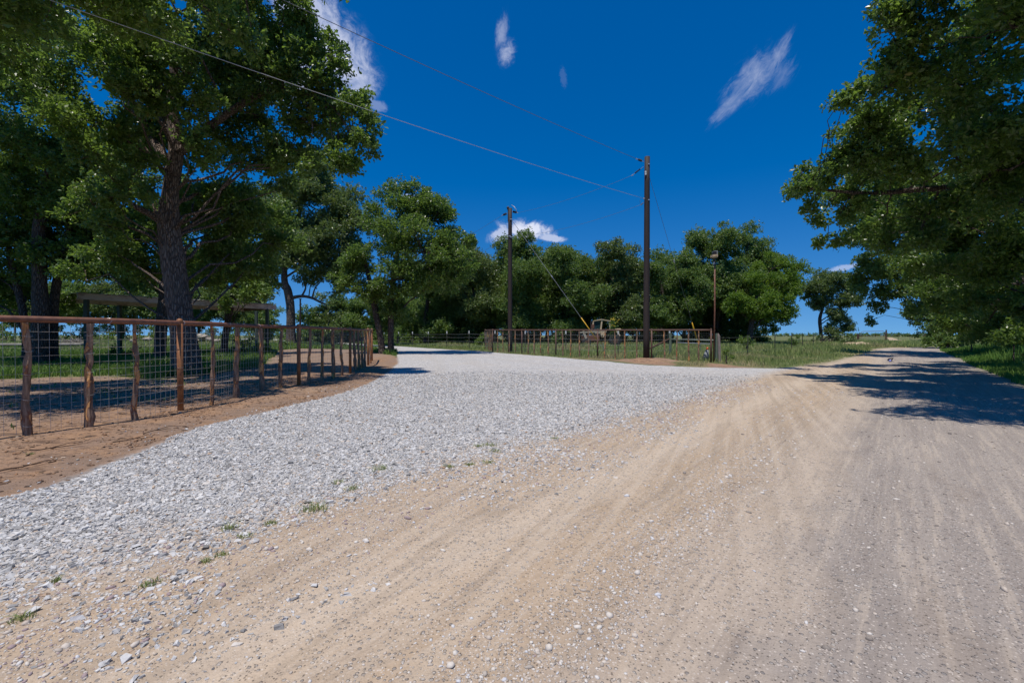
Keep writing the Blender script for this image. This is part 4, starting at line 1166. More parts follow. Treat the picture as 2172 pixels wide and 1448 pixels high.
def ranch_fence(label, posts, extend=None, wire_r=0.0021, thick=1.0):
    """posts: list of (px, base_py, kind) with kind 'P' (pipe post) or 'S' (cedar stay)"""
    pts = [(G(px, py), k) for px, py, k in posts]
    if extend: pts = extend + pts
    root = thing('ranch_fence', pts[0][0], label, 'fence')
    rr = random.Random(len(pts))
    line = [p for p, k in pts]
    tops = []
    for p in line:
        tops.append(Vector((p.x, p.y, p.z)))
    # smooth the rail height between the pipe posts
    rail = [Vector((p.x, p.y, gbase(p.x, p.y) + RAIL_H)) for p in line]
    mb = MB(); mb.tube(rail, 0.040, 12); mb.build('top_rail', M['rust'] if thick >= 1 else M['rust_dark'], root, smooth=True)
    for i, (p, k) in enumerate(pts):
        tz = rail[i].z
        if k == 'P':
            q = MB(); q.tube([(p.x, p.y, p.z - 0.15), (p.x, p.y, tz + 0.01)], 0.044 * thick ** .5, 12)
            q.ball((p.x, p.y, tz + 0.03), 0.050 * thick ** .5, n=12, m=8)
            q.build('pipe_post', M['rust_bright'] if line[0].x < 0 and thick >= 1 else M['rust_dark'], root, smooth=True)
        else:
            # weathered cedar stay with bends and stripped bark
            lx, ly = rr.uniform(-.035, .035), rr.uniform(-.02, .02)
            n = 13
            pp = []; rad = []
            r0 = rr.uniform(.038, .058) * thick; r1 = r0 * rr.uniform(.62, .85)
            bend = rr.uniform(-.018, .018); f = rr.uniform(0.6, 1.4)
            for j in range(n):
                t = j / (n - 1)
                off = bend * math.sin(math.pi * t * f * 2) + rr.uniform(-.009, .009)
                pp.append((p.x + lx * (1 - t) + off, p.y + ly * (1 - t) + off * .4, p.z - 0.12 + (tz - 0.04 - p.z + 0.12) * t))
                rad.append((r0 + (r1 - r0) * t) * rr.uniform(.80, 1.22))
            q = MB(); q.tube(pp, rad, 9, jitter=0.17, seed=i + 3)
            if rr.random() < .6:   # a broken branch stub
                j = rr.randrange(4, 11); a = rr.uniform(0, 6.28); c = Vector(pp[j])
                q.tube([c, c + Vector((math.cos(a) * .055, math.sin(a) * .055, .02))], [.016, .010], 6)
            q.build('cedar_stay', M['cedar'], root)
        # tie wires round the upright
        for hz in (0.12, 0.42, 0.72, 1.0, 1.28) if (p.y < 10 and p.y > 5) else ():
            q = MB()
            z = p.z + hz + rr.uniform(-.05, .05)
            q.tube([(p.x + .05 * math.cos(a), p.y + .05 * math.sin(a), z + .012 * math.sin(a + i)) for a in np.linspace(0, 6.28, 9)], 0.0022, 4)
            q.build('tie_wire', M['wire'], root)
    # welded mesh on the far side of the uprights
    cum = [0]
    for a, b in zip(line[:-1], line[1:]): cum.append(cum[-1] + (b - a).length)
    nrm = Vector((-1, 0.1, 0)).normalized() if line[0].x < 0 else Vector((0.1, 1, 0)).normalized()
    path = ([p + nrm * 0.055 for p in line], cum)
    q = MB()
    S = np.arange(0.0, cum[-1], 0.102)
    base = [lerp_path(path, s) for s in S]
    zb = [gbase(p.x, p.y) for p in base]
    for j, p in enumerate(base):
        q.tube([(p.x + rr.uniform(-.004, .004), p.y, gz1(p.x, p.y) + .02), (p.x + rr.uniform(-.003, .003), p.y, zb[j] + .7), (p.x, p.y, zb[j] + 1.40)], wire_r, 3, caps=False)
    for h in list(np.arange(0.05, 1.36, 0.104)):
        q.tube([(p.x, p.y, zb[j] + h + 0.006 * math.sin(j * .31 + h * 9)) for j, p in enumerate(base)], wire_r, 3, caps=False)
    q.build('wire_mesh', M['wire'], root)
    # rail ties
    for s in np.arange(0.5, min(cum[-1], 26), 1.25):
        q = MB()
        p = lerp_path((rail, cum), s)
        q.tube([(p.x + .041 * math.cos(a), p.y + .012 * math.sin(a * 2), p.z + .041 * math.sin(a)) for a in np.linspace(0, 6.28, 11)], 0.0028, 4)
        q.build('rail_tie', M['steel'], root)
    return root


LEFT = [(60, 925, 'S'), (193, 907, 'S'), (290, 892, 'S'), (383, 871, 'P'), (452, 859, 'S'), (502, 843, 'S'), (554, 830, 'S'), (597, 823, 'S'), (634, 818, 'P'), (658, 814, 'S'), (684, 807, 'S'),
        (706, 802, 'S'), (725, 796, 'S'), (743, 791, 'P'), (752, 788, 'S'), (760, 785, 'S'), (767, 782, 'S'), (774, 778, 'S'), (781, 774, 'P'), (785.5, 770, 'S'), (789, 765, 'P')]
a0, a1 = G(60, 925), G(193, 907)
dv = (a0 - a1)
ext = []
for k in range(5, 0, -1):
    p = a0 + dv * k * 1.15; p.z = gz1(p.x, p.y)
    ext.append((p, 'P' if k in (1, 5) else 'S'))
ranch_fence('left ranch fence of rusty pipe, cedar stays and wire mesh beside the orange soil', LEFT, ext, 0.0019)
RIGHT = [(1029, 740.5, 'P'), (1032, 741.5, 'S'), (1035, 743, 'S'), (1038.3, 744, 'S'), (1041.6, 745, 'S'), (1045, 745.8, 'P'), (1056, 746.5, 'S'), (1066.5, 747.2, 'S'), (1080, 748.2, 'S'), (1093, 749.2, 'S'), (1107, 750.3, 'P'),
         (1120, 751.2, 'S'), (1133, 752, 'S'), (1147, 753, 'S'), (1162.5, 754, 'S'), (1179, 755.2, 'P'), (1193, 756, 'S'), (1211, 757, 'S'), (1228.6, 758, 'S'), (1248, 759, 'S'), (1267.5, 759.5, 'P'), (1284, 760, 'S'),
         (1304, 761, 'S'), (1325, 762, 'S'), (1351, 763, 'S'), (1382, 764.2, 'P'), (1409, 765, 'S'), (1436, 766, 'S'), (1460, 767, 'S'), (1482, 768, 'S'), (1508, 769, 'P')]
ranch_fence('ranch fence of rusty pipe and cedar stays across the far edge of the gravel', RIGHT, None, 0.0013, 0.8)


# ------------------------------------------------------------------ T-post fences
def wire_fence(label, posts, cap, h=1.25, wires=(.3, .6, .9, 1.15), wr=.004, cat='fence'):
    pts = [G(px, py) for px, py in posts]
    root = thing('wire_fence', pts[0], label, cat)
    for p in pts:
        q = MB(); q.box((p.x, p.y, p.z + h / 2 - .1), (.05, .014, h + .2)); q.box((p.x, p.y + .016, p.z + h / 2 - .1), (.010, .02, h + .2))
        o = q.build('steel_post', M['tpost'], root)
        if cap:
            q = MB(); q.box((p.x, p.y, p.z + h + .0), (.075, .05, .20)); q.build('white_tip', M['white'], o)
    q = MB()
    for w in wires:
        for a, b in zip(pts[:-1], pts[1:]):
            q.tube(catenary((a.x, a.y - .02, a.z + w), (b.x, b.y - .02, b.z + w), .02, 5), wr, 4, caps=False)
    q.build('barbed_wire', M['wire_dark'] if not cap else M['wire'], root)
    return root


wire_fence('long steel post wire fence with white post tips in front of the wood', [(815, 732), (845.5, 733.2), (875, 734.6), (908.6, 736.4), (948, 738.4), (995, 741), (1050, 744), (1114, 747.3), (1200, 751), (1311, 755), (1420, 754)], True, 1.3)
wire_fence('thin-posted wire fence crossing behind the yard between dead-branch oak and twin-trunked oak', [(630, 734), (650, 734.5), (664, 735), (698, 735.5), (720, 736), (745, 737)], False, 1.3, (.2, .5, .8, 1.1), .004)
wire_fence('sagging old wire fence leading right from the grey wooden post to the small oak', [(1527, 766), (1586, 757.5), (1643.5, 751.5), (1679, 745), (1702, 740), (1725, 736), (1743.5, 732), (1806, 728)], False, 1.2, (.35, .75, 1.1), .004)

# corner brace of the old fence
c = G(1519, 767)
root = thing('fence_corner_brace', c, 'weathered green post brace with horizontal pipe behind the right fence end', 'fence brace')
q = MB(); q.tube([(c.x, c.y, c.z - .2), (c.x + .01, c.y, c.z + .65), (c.x, c.y, c.z + 1.29)], [.072, .068, .07], 14); q.build('corner_post', M['green_post'], root, bevel=.006)
g2 = G(1421.5, 756)
q = MB(); q.tube([(g2.x, g2.y, g2.z - .2), (g2.x, g2.y, g2.z + 1.3)], .075, 12); q.build('brace_post', M['green_post'], root)
q = MB(); q.tube([(c.x - .05, c.y, c.z + .98), (g2.x + .05, g2.y, g2.z + .95)], .03, 10); q.build('brace_pipe', M['green_pipe'], root, smooth=True)
q = MB(); p1 = P(1480, 726.5, g2.y - 1.5); q.tube([(c.x - .1, c.y + .3, c.z + .8), (p1.x - 1.1, p1.y, p1.z)], .022, 8); q.build('lower_pipe', M['steel'], root)
e1 = G(1352, 753); 
q = MB(); q.tube([(e1.x, g2.y, e1.z + .30), ((e1.x + g2.x) / 2, g2.y, e1.z + .62), (g2.x, g2.y - .02, g2.z + 1.0)], [.045, .05, .042], 8, jitter=.1); q.build('diagonal_brace', M['brown_wood'], root)
g3 = G(1525.5, 769)
root = thing('wooden_fence_post', g3, 'grey weathered split wooden post with slanted top beside the green post', 'fence post')
q = MB(); q.tube([(g3.x + .03, g3.y, g3.z - .2), (g3.x + .0, g3.y, g3.z + .7), (g3.x - .03, g3.y, g3.z + 1.18), (g3.x - .055, g3.y, g3.z + 1.29)], [.055, .055, .05, .02], 7, jitter=.12); q.build('post', M['grey_wood'], root)

# leaning cone by the end post
g4 = G(1501, 765)
root = thing('traffic_cone', g4 + Vector((0, .25, 0)), 'faded grey and orange cone leaning in the grass behind the right fence end', 'traffic cone')
b = root.location
ax = Vector((.17, .05, .95)).normalized()
q = MB(); q.tube([b + ax * .04, b + ax * .52], [.17, .065], 14); q.build('lower_body', M['grey_white'], root, smooth=True)
q = MB(); q.tube([b + ax * .52, b + ax * .66], [.065, .03], 14); q.build('orange_top', M['orange'], root, smooth=True)
q = MB(); q.box(b + Vector((0, 0, .02)), (.40, .40, .04)); q.build('base', M['black'], root)

# ================================================================== UTILITY POLES
A = G(1371, 761.5); A = Vector((A.x * 21.9 / A.y, 21.9, 0)); A.z = gz1(A.x, A.y)
Atop = P(1371, 333, A.y)
B = G(1082, 746.5); Btop = P(1081.5, 442, B.y)


def up(base, x=0, y=0, z=0):
    return Vector((base.x + x, base.y + y, z))


def insulator(pa, pb, root, n=6, r=.05):
    pa = Vector(pa); pb = Vector(pb)
    q = MB(); q.tube([pa, pb], .012, 8)
    o = q.build('clevis_rod', M['steel'], root)
    q = MB()
    for i in range(n):
        c = pa.lerp(pb, .28 + .45 * i / max(n - 1, 1)); dd = (pb - pa).normalized()
        q.tube([c - dd * .014, c, c + dd * .014], [r * .45, r, r * .45], 10)
    q.build('insulator_sheds', M['insul'], o)
    q = MB(); dd = (pb - pa).normalized(); q.tube([pb - dd * .06, pb + dd * .03], .026, 8); q.build('clamp', M['steel'], o)


rootA = thing('utility_pole', A, 'taller utility pole behind the right fence with pale number plates near its top', 'utility pole')
q = MB()
zs = np.linspace(A.z - .2, Atop.z, 9)
q.tube([(A.x, A.y, z) for z in zs], np.linspace(.155, .125, 9), 16, jitter=.01); q.build('shaft', M['pole'], rootA, smooth=True)
a1 = P(1365, 343, A.y); b1 = P(1350, 337, A.y - .1)
insulator(a1, b1, rootA, 6, .06)
a2 = P(1364, 354, A.y + .0); b2 = P(1341, 372, A.y + .35)
insulator(a2, b2, rootA, 9, .05)
q = MB()
for px, py in ((1376, 348), (1376, 424), (1366, 421)):
    p = P(px, py, A.y - .12); q.box(p, (.07, .05, .05))
q.build('bolt_fittings', M['steel'], rootA)
a3 = P(1365, 430, A.y); b3 = P(1360, 434, A.y + .2)
insulator(a3, b3, rootA, 2, .03)
q = MB(); q.tube([P(1359, 422, A.y), P(1357, 426, A.y + .05), P(1358, 431, A.y + .1), P(1361, 433, A.y + .2)], .006, 5); q.build('jumper_wire', M['cable_dark'], rootA)
for py in (364.5, 369.0):
    p = P(1369.5, py, A.y - .145)
    q = MB(); q.box(p, (.075, .012, .085)); q.build('number_plate', M['white'], rootA)

rootB = thing('utility_pole', B, 'shorter-looking utility pole left of centre with steep pale guy wire', 'utility pole')
q = MB()
zs = np.linspace(B.z - .2, Btop.z, 9)
q.tube([(B.x, B.y, z) for z in zs], np.linspace(.155, .125, 9), 16, jitter=.01); q.build('shaft', M['pole'], rootB, smooth=True)
p = P(1077.5, 445, B.y)
q = MB(); q.tube([P(1077.5, 470, B.y), P(1077.5, 444, B.y)], .02, 8); q.tube([P(1077.5, 445, B.y), P(1077.5, 441, B.y), P(1077.5, 439.5, B.y), P(1077.5, 437.5, B.y)], [.04, .09, .085, .03], 10); q.build('pin_insulator', M['insul'], rootB)
bL = P(1065, 457, B.y + .4); insulator(P(1077, 452, B.y), bL, rootB, 7, .07)
bR = P(1098, 451.5, B.y - .3); insulator(P(1085, 448, B.y), bR, rootB, 7, .07)
q = MB(); q.tube([P(1085, 435, B.y - .1), P(1090, 438, B.y - .2), P(1094, 443, B.y - .3), P(1097, 451, B.y - .3)], .02, 6); q.build('jumper_wire', M['cable'], rootB, smooth=True)
q = MB()
for px, py in ((1081, 500.5), (1084, 503), (1074.5, 507), (1084, 465)):
    q.box(P(px, py, B.y - .14), (.16, .05, .05))
q.build('bolt_fittings', M['steel'], rootB)
q = MB(); q.tube([P(1077, 501, B.y), P(1073, 502, B.y), P(1074, 506, B.y), P(1076, 508, B.y)], .01, 5); q.build('neutral_jumper', M['cable_dark'], rootB)


def cable(name, label, a, b, sag, r, mat, cat='power line', n=60):
    q = MB(); q.tube(catenary(a, b, sag, n), r, 6, caps=True)
    return tag(q.build(name, M[mat], None, smooth=True, origin=Vector(a)), label, cat)


far = Vector((-36.0, -20.5, 0))
nA = P(1365, 421, A.y - .12)
cable('power_line', 'upper overhead line running from the taller pole top to the upper left', b1, (far.x, far.y, 9.7), .95, .008, 'cable_dark')
cable('power_line', 'lower bright overhead line crossing in front of the largest oak', nA, (far.x - .2, far.y, 7.85), 1.0, .0072, 'cable')
cable('power_line', 'faint high line joining the tops of the two utility poles', b2, bR, .18, .006, 'cable_dark', n=30)
cable('power_line', 'faint neutral line joining the two utility poles lower down', b3, P(1087, 503, B.y), .25, .006, 'cable_dark', n=30)
cable('power_line', 'thin line leaving the shorter pole top towards the twin-trunked oak', bL, (-26, 75, 8.8), .8, .007, 'cable_dark', n=30)
cable('power_line', 'thin lower neutral leaving the shorter pole towards the woods on the left', P(1075, 507, B.y), (-26, 75, 7.2), .8, .007, 'cable_dark', n=30)


def guy(label, a, b, g0, g1, r, mat):
    a = Vector(a); b = Vector(b)
    root = thing('guy_wire', b, label, 'guy wire')
    q = MB(); q.tube([a, b], r, 6); q.build('strand', M[mat], root)
    q = MB(); q.tube([a.lerp(b, g0), a.lerp(b, g1)], .03, 8); q.build('yellow_guard', M['yellow'], root, smooth=True)
    q = MB(); c = a.lerp(b, .43); dd = (b - a).normalized(); q.tube([c - dd * .12, c, c + dd * .12], [.018, .045, .018], 8); q.build('strain_insulator', M['steel'], root)
    q = MB(); q.tube([b + Vector((0, 0, .35)) - (b - a).normalized() * .3, b + Vector((0, 0, -.1))], .016, 6); q.build('anchor_rod', M['steel'], root)


bb = G(1284, 747); bb = Vector((ray(1284, 711)[0] * 30.5, 30.5, 0)); bb.z = gz1(bb.x, bb.y)
guy('pale guy wire with yellow guard slanting from the shorter pole down to the grass', P(1083.5, 464, B.y), bb, .74, .93, .013, 'cable')
ab = Vector((ray(1488, 711)[0] * 26.5, 26.5, 0)); ab.z = gz1(ab.x, ab.y)
guy('thin dark guy wire of the taller pole ending in a yellow guard', P(1377, 374, A.y), ab, .79, .93, .008, 'cable_dark')

# ------------------------------------------------------------------ camera pole
cpn = G(1514.5, 768.5)
root = thing('camera_pole', cpn, 'thin rusty pipe pole carrying a pale camera box at the fence end', 'camera pole')
ct = P(1516, 548, cpn.y)
q = MB(); q.tube([(cpn.x - .02, cpn.y, cpn.z - .2), (cpn.x + .02, cpn.y, (cpn.z + ct.z) / 2), (ct.x, ct.y, ct.z)], .033, 10); q.build('pipe', M['rust'], root, smooth=True)
hc = P(1516.5, 539.5, cpn.y)
q = MB(); q.box(hc + Vector((.02, .05, 0)), (.16, .26, .30)); hb = q.build('housing', M['grey_white'], root, bevel=.015)
q = MB(); q.box(hc + Vector((-.064, .03, .05)), (.02, .18, .14)); q.box(hc + Vector((-.02, -.085, .05)), (.11, .016, .14)); q.build('solar_window', M['black'], hb)
q = MB(); q.box(hc + Vector((-.05, -.03, -.085)), (.22, .30, .10)); q.build('sensor_hood', M['sand'], hb, bevel=.012)
q = MB(); q.box(P(1514.5, 557.5, cpn.y - .05), (.05, .05, .09)); q.box(P(1514.2, 560, cpn.y - .05), (.06, .05, .05)); q.build('junction_box', M['white'], root)

# ================================================================== OLD TRACTOR
D = 41.0


def tp(px, py, dz=0.0):
    return P(px, py, D + dz)


tb = Vector((ray(1278, 711)[0] * D, D, 0)); tb.z = gz1(tb.x, tb.y)
root = thing('old_tractor', tb, 'abandoned tan tractor with open cab half hidden in the grass', 'tractor')
q = MB()
FR = [(1256, 699, 0), (1259, 681, 0), (1276, 678, 0), (1293, 680, 0), (1295, 699, 0)]
for dz in (0, 1.3):
    q.beam(tp(1255.5, 700, dz), tp(1259, 681, dz), .10, .10)
    q.beam(tp(1274, 701, dz), tp(1276.5, 679, dz), .12, .12)
    q.beam(tp(1294, 699, dz), tp(1292.5, 681, dz), .11, .11)
    q.beam(tp(1258, 681.2, dz), tp(1276, 677.6, dz), .10, .10)
    q.beam(tp(1276, 677.8, dz), tp(1294, 681, dz), .10, .10)
for px, py in ((1259, 681), (1276, 677.8), (1293.5, 681)):
    q.beam(tp(px, py, 0), tp(px, py, 1.3), .10, .10)
q.build('cab_frame', M['tan'], root)
q = MB(); q.add([tp(1259, 679.8, -.1), tp(1276, 676.6, -.1), tp(1296, 680, -.1), tp(1296, 680, 1.45), tp(1276, 676.6, 1.45), tp(1259, 679.8, 1.45),
                 tp(1259, 681, -.1), tp(1276, 678, -.1), tp(1296, 681.5, -.1), tp(1296, 681.5, 1.45), tp(1276, 678, 1.45), tp(1259, 681, 1.45)],
                [(0, 1, 4, 5), (1, 2, 3, 4), (11, 10, 7, 6), (10, 9, 8, 7), (0, 6, 7, 1), (1, 7, 8, 2), (2, 8, 9, 3), (3, 9, 10, 4), (4, 10, 11, 5), (5, 11, 6, 0)]); q.build('roof', M['tan'], root)
q = MB(); q.box((tp(1266, 690, .02) + tp(1266, 690, .04)) / 2, (.62, .02, .72)); q.build('side_window', M['glass'], root)
q = MB(); q.beam(tp(1257, 696), tp(1257, 688), .3, .25); q.build('seat', M['rust'], root)
q = MB(); c = tp(1265, 704, .6); q.box(c, (1.35, 1.3, .36)); q.build('cab_base', M['tan2'], root, bevel=.03)
q = MB(); c = tp(1304, 699.5, .6); q.box(c, (.95, .9, .22)); q.build('hood', M['tan'], root, bevel=.03)
q = MB(); q.beam(tp(1306, 699, .2), tp(1315, 712, .2), .1, .12); q.beam(tp(1306, 699, 1.1), tp(1315, 712, 1.1), .1, .12); q.build('front_strut', M['tan'], root)
q = MB(); q.beam(tp(1274, 700, -.15), tp(1277, 715, -.15), .12, .14); q.beam(tp(1277, 715, -.15), tp(1285, 700, -.15), .12, .20); q.build('boom_arm', M['tan'], root)
q = MB(); q.beam(tp(1237, 702, -.1), tp(1243, 718, -.1), .16, .2); q.beam(tp(1230, 705, -.1), tp(1262, 703, -.1), .10, .12); q.build('loader_arm', M['tan2'], root)
q = MB(); q.tube([tp(1253.5, 700, .2), tp(1253.5, 680, .2)], .055, 8); q.build('exhaust_stack', M['black'], root)
q = MB(); q.box(tp(1252, 717, .4), (1.5, 1.0, .5)); q.build('chassis', M['rust'], root, bevel=.03)
for px, dz, r in ((1244, 0, .42), (1244, 1.3, .42), (1304, 0, .55), (1304, 1.3, .55)):
    c = tp(px, 718, dz); c.z = tb.z + r
    q = MB(); q.tube([c - Vector((0, .16, 0)), c - Vector((0, .13, 0)), c + Vector((0, .13, 0)), c + Vector((0, .16, 0))], [r * .8, r, r, r * .8], 20)
    w = q.build('wheel', M['black'], root)
    q = MB(); q.tube([c - Vector((0, .18, 0)), c + Vector((0, .18, 0))], r * .45, 14); q.build('rim', M['rust_dark'], w)

# sunflower stalks in front of it
sd_ = 38.0
sb = Vector((ray(1298, 711)[0] * sd_, sd_, 0)); sb.z = gz1(sb.x, sb.y)
root = thing('wild_sunflower', sb, 'tall wild sunflower with small yellow blooms in front of the old tractor', 'plant')
q = MB(); qf = MB()
Cs = []; rr = random.Random(3)
for k in range(9):
    tip = P(rr.choice([1285, 1290, 1299, 1302, 1308, 1312, 1304, 1296]) + rr.uniform(-3, 3), rr.uniform(671, 692), sd_ + rr.uniform(-.4, .4))
    pts = bez(sb + Vector((rr.uniform(-.2, .2), rr.uniform(-.2, .2), 0)), tip, 0.0, 6, .02, rr)
    q.tube(pts, [.016, .014, .012, .01, .009, .007, .005], 5)
    for s in range(10):
        Cs.append(np.array(pts[3].lerp(tip, s / 10)) + np.array([rr.uniform(-.14, .14), rr.uniform(-.1, .1), rr.uniform(-.1, .1)]))
    for s in range(2):
        cc = tip + Vector((rr.uniform(-.12, .12), -.05, rr.uniform(-.15, .08)))
        qf.ball(cc, .05, 1.2, 1, .8, 7, 4, .2, k)
q.build('stalks', M['tpost'], root, smooth=True); qf.build('blooms', M['yellow_petal'], root)
Cs = np.array(Cs); leaf_mesh('leaves', Cs, unit(RNG.normal(0, 1, Cs.shape)), .15, M['leaf_shrub'], root, 3, .7)

# ================================================================== OPEN SHED
H3 = 3.15
cR = P(585, 652, 28.5); cL = Vector((ray(195, 640)[0] * 21.0, 21.0, cR.z + .03))
dirr = (cR - cL); dirr.z = 0; ln = dirr.length; dirr.normalize()
nn = Vector((-dirr.y, dirr.x, 0))
if nn.y < 0: nn = -nn
mid = (cL + cR) / 2
root = thing('open_shed', Vector((mid.x, mid.y, gz1(mid.x, mid.y))), 'low open-sided shed with rusty trim under the left oaks', 'shed')
dep = 3.6
e0 = cL - dirr * 0.5; e1 = cR
q = MB(); q.beam(e0, e1, .10, .28); q.build('front_fascia', M['fascia'], root)
q = MB(); q.beam(e0 + nn * dep, e1 + nn * dep, .10, .28); q.build('rear_fascia', M['fascia'], root)
q = MB(); q.beam(e1 + nn * .06 - dirr * .03, e1 + nn * (dep - .06) - dirr * .03, .06, .26); q.build('end_fascia', M['rust'], root)
nc = 150; W = (e1 - e0).length
vs = []; fs = []
for i in range(nc + 1):
    p = e0 + dirr * (W * i / nc); z = .155 + .018 * math.sin(i * 1.9) + (.02 if i > nc - 12 else 0)
    vs += [(p.x - nn.x * .12, p.y - nn.y * .12, p.z + z), (p.x + nn.x * (dep + .1), p.y + nn.y * (dep + .1), p.z + z + .05)]
for i in range(nc): fs.append((2 * i, 2 * i + 2, 2 * i + 3, 2 * i + 1))
q = MB(); q.add(vs, fs); o = q.build('roof_sheet', M['sheet'], root, smooth=True)
sm = o.modifiers.new('thickness', 'SOLIDIFY'); sm.thickness = .012
for px, back in ((567, 0), (184, 0), (544, 1), (254, 1)):
    # meet of the pixel column with the front or back line
    u = ray(px, 711)[0]
    o0 = e0 + nn * (dep * back)
    den = dirr.x - u * dirr.y
    t = (u * o0.y - o0.x) / den
    p = o0 + dirr * t
    z0 = gz1(p.x, p.y)
    q = MB(); q.box((p.x, p.y, (z0 + p.z) / 2 - .12), (.16, .16, p.z - z0 - .04)); q.build('post', M['shed_post'], root, bevel=.01)

# thin poles beyond
for px, pt, pb_, d, lab in ((637, 634, 727, 58, 'thin dark pole standing right of the dead-branch oak trunk'), (555, 672, 722, 75, 'faint distant pole seen past the right end of the shed')):
    p = Vector((ray(px, 711)[0] * d, d, 0)); p.z = gz1(p.x, p.y)
    root = thing('thin_pole', p, lab, 'pole'); t_ = P(px, pt, d)
    q = MB(); q.tube([(p.x, p.y, p.z - .1), t_], [.13, .10] if d < 60 else [.08, .06], 8); q.build('shaft', M['pole'], root)
    q = MB(); q.box(t_ + Vector((0, 0, .02)), (.3, .3, .06)); q.build('cap', M['pole'], root)

# ================================================================== SLABS, ROCKS, GATE
root = thing('concrete_slab', G(70, 744), 'low pale concrete slab wall far behind the left oaks', 'slab')
g_ = root.location
d = g_.y
l_ = P(-120, 732, d + 1); r_ = P(188, 732, d + 3)
q = MB(); q.beam((l_.x, l_.y, g_.z + .42), (r_.x, r_.y, g_.z + .42), 1.6, .12); q.build('top_slab', M['concrete'], root, bevel=.02)
q = MB(); q.beam((l_.x, l_.y + .2, g_.z + .14), (r_.x - .1, r_.y + .2, g_.z + .14), 1.3, .44); q.build('footing', M['rock'], root)


def rock(label, px, py, d, rx, rz, seed):
    p = Vector((ray(px, 711)[0] * d, d, 0)); p.z = gz1(p.x, p.y)
    top = P(px, py, d).z
    q = MB(); r = rx * d / F_PX
    hz = max(rz * d / F_PX, .08)
    q.ball((p.x, p.y, top), 1.0, r, r * .8, hz, 12, 7, .22, seed)
    tag(q.build('limestone_rock', M['rock'], None, origin=(p.x, p.y, p.z)), label, 'rock', 'pale limestone rocks behind the left oaks')


rk = [('flat pale rock seen just right of the largest oak trunk', 428, 713, 33, 12, 5), ('tilted pale rock below the flat one right of the largest oak', 420, 720, 33, 14, 5), ('rounded rock near the first cedar stay past the domed post', 444, 719, 33, 9, 4),
      ('low rock at the right of the pile behind the largest oak', 458, 722, 33, 8, 3), ('white rock left of the black-looking trunk', 312, 719, 32, 9, 4), ('small white rock in the grass left of the white rock', 281, 723, 32, 6, 3), ('narrow pale rock between the two dark trunks', 347, 715, 33, 4, 6)]
for i, (lab, px, py, d, rx, rz) in enumerate(rk):
    rock(lab, px, py, d, rx, rz, 300 + i)

# brush pile
bp = Vector((ray(152, 711)[0] * 42, 42, 0)); bp.z = gz1(bp.x, bp.y)
root = thing('brush_pile', bp, 'pale heap of dead branches beyond the slab at the left', 'brush pile')
q = MB(); rr = random.Random(9)
for k in range(70):
    c = bp + Vector((rr.gauss(0, .9), rr.gauss(0, .4), rr.uniform(.1, .6)))
    a = Vector((rr.uniform(-1, 1), rr.uniform(-.4, .4), rr.uniform(-.25, .25))).normalized() * rr.uniform(.4, 1.1)
    q.tube([c - a, c, c + a + Vector((0, 0, .05))], [.03, .025, .01], 5)
q.build('branches', M['twig'], root)

# sand pile by the far gate
sp = Vector((ray(1826, 711)[0] * 46, 46, 0)); sp.z = gz1(sp.x, sp.y)
n = 26
vs = []; fs = []
for i in range(n + 1):
    for j in range(n + 1):
        x = (i / n - .5) * 5.4; y = (j / n - .5) * 3
        r = math.hypot(x / 2.6 + .12, y / 1.45)
        h = .42 * max(0, 1 - r ** 1.5) * (1 + .35 * float(fbm(np.array([x * 1.7]), np.array([y * 1.7]))[0])) - (.08 if r > .95 else 0)
        X, Y = sp.x + x, sp.y + y
        vs.append((X, Y, gz1(X, Y) + h - .02))
for i in range(n):
    for j in range(n):
        fs.append((i * (n + 1) + j, (i + 1) * (n + 1) + j, (i + 1) * (n + 1) + j + 1, i * (n + 1) + j + 1))
q = MB(); q.add(vs, fs); tag(q.build('sand_pile', M['sand'], None, smooth=True, origin=sp), 'pale heap of sand in the grass below the far gate', 'sand pile')

# far pasture gate
gd = 78.0


def fp(px, z=0.0, d=gd):
    u = ray(px, 711)[0]; p = Vector((u * d, d, 0)); p.z = gz1(p.x, p.y) + z; return p


root = thing('pasture_gate', fp(1848), 'distant pasture gate with arched pipe frame between two wooden posts', 'gate')
a = fp(1826); b = fp(1877)
q = MB(); pts = [a + Vector((0, 0, .1)), a + Vector((0, 0, 1.55)), a + Vector((.3, 0, 1.72)), b + Vector((-.3, 0, 1.78)), b + Vector((0, 0, 1.55)), b + Vector((0, 0, .1))]
q.tube(pts, .035, 6); q.tube([a + Vector((0, 0, .1)), b + Vector((0, 0, .1))], .03, 6); q.tube([a + Vector((0, 0, 1.0)), b + Vector((0, 0, 1.0))], .03, 6); q.build('gate_frame', M['rust'], root)
q = MB()
for i in range(1, 16):
    p = a.lerp(b, i / 16); q.tube([p + Vector((0, 0, .1)), p + Vector((0, 0, 1.0))], .012, 4)
for h in np.arange(.25, 1.0, .15): q.tube([a + Vector((0, 0, h)), b + Vector((0, 0, h))], .010, 4)
q.build('gate_mesh', M['wire_dark'], root)
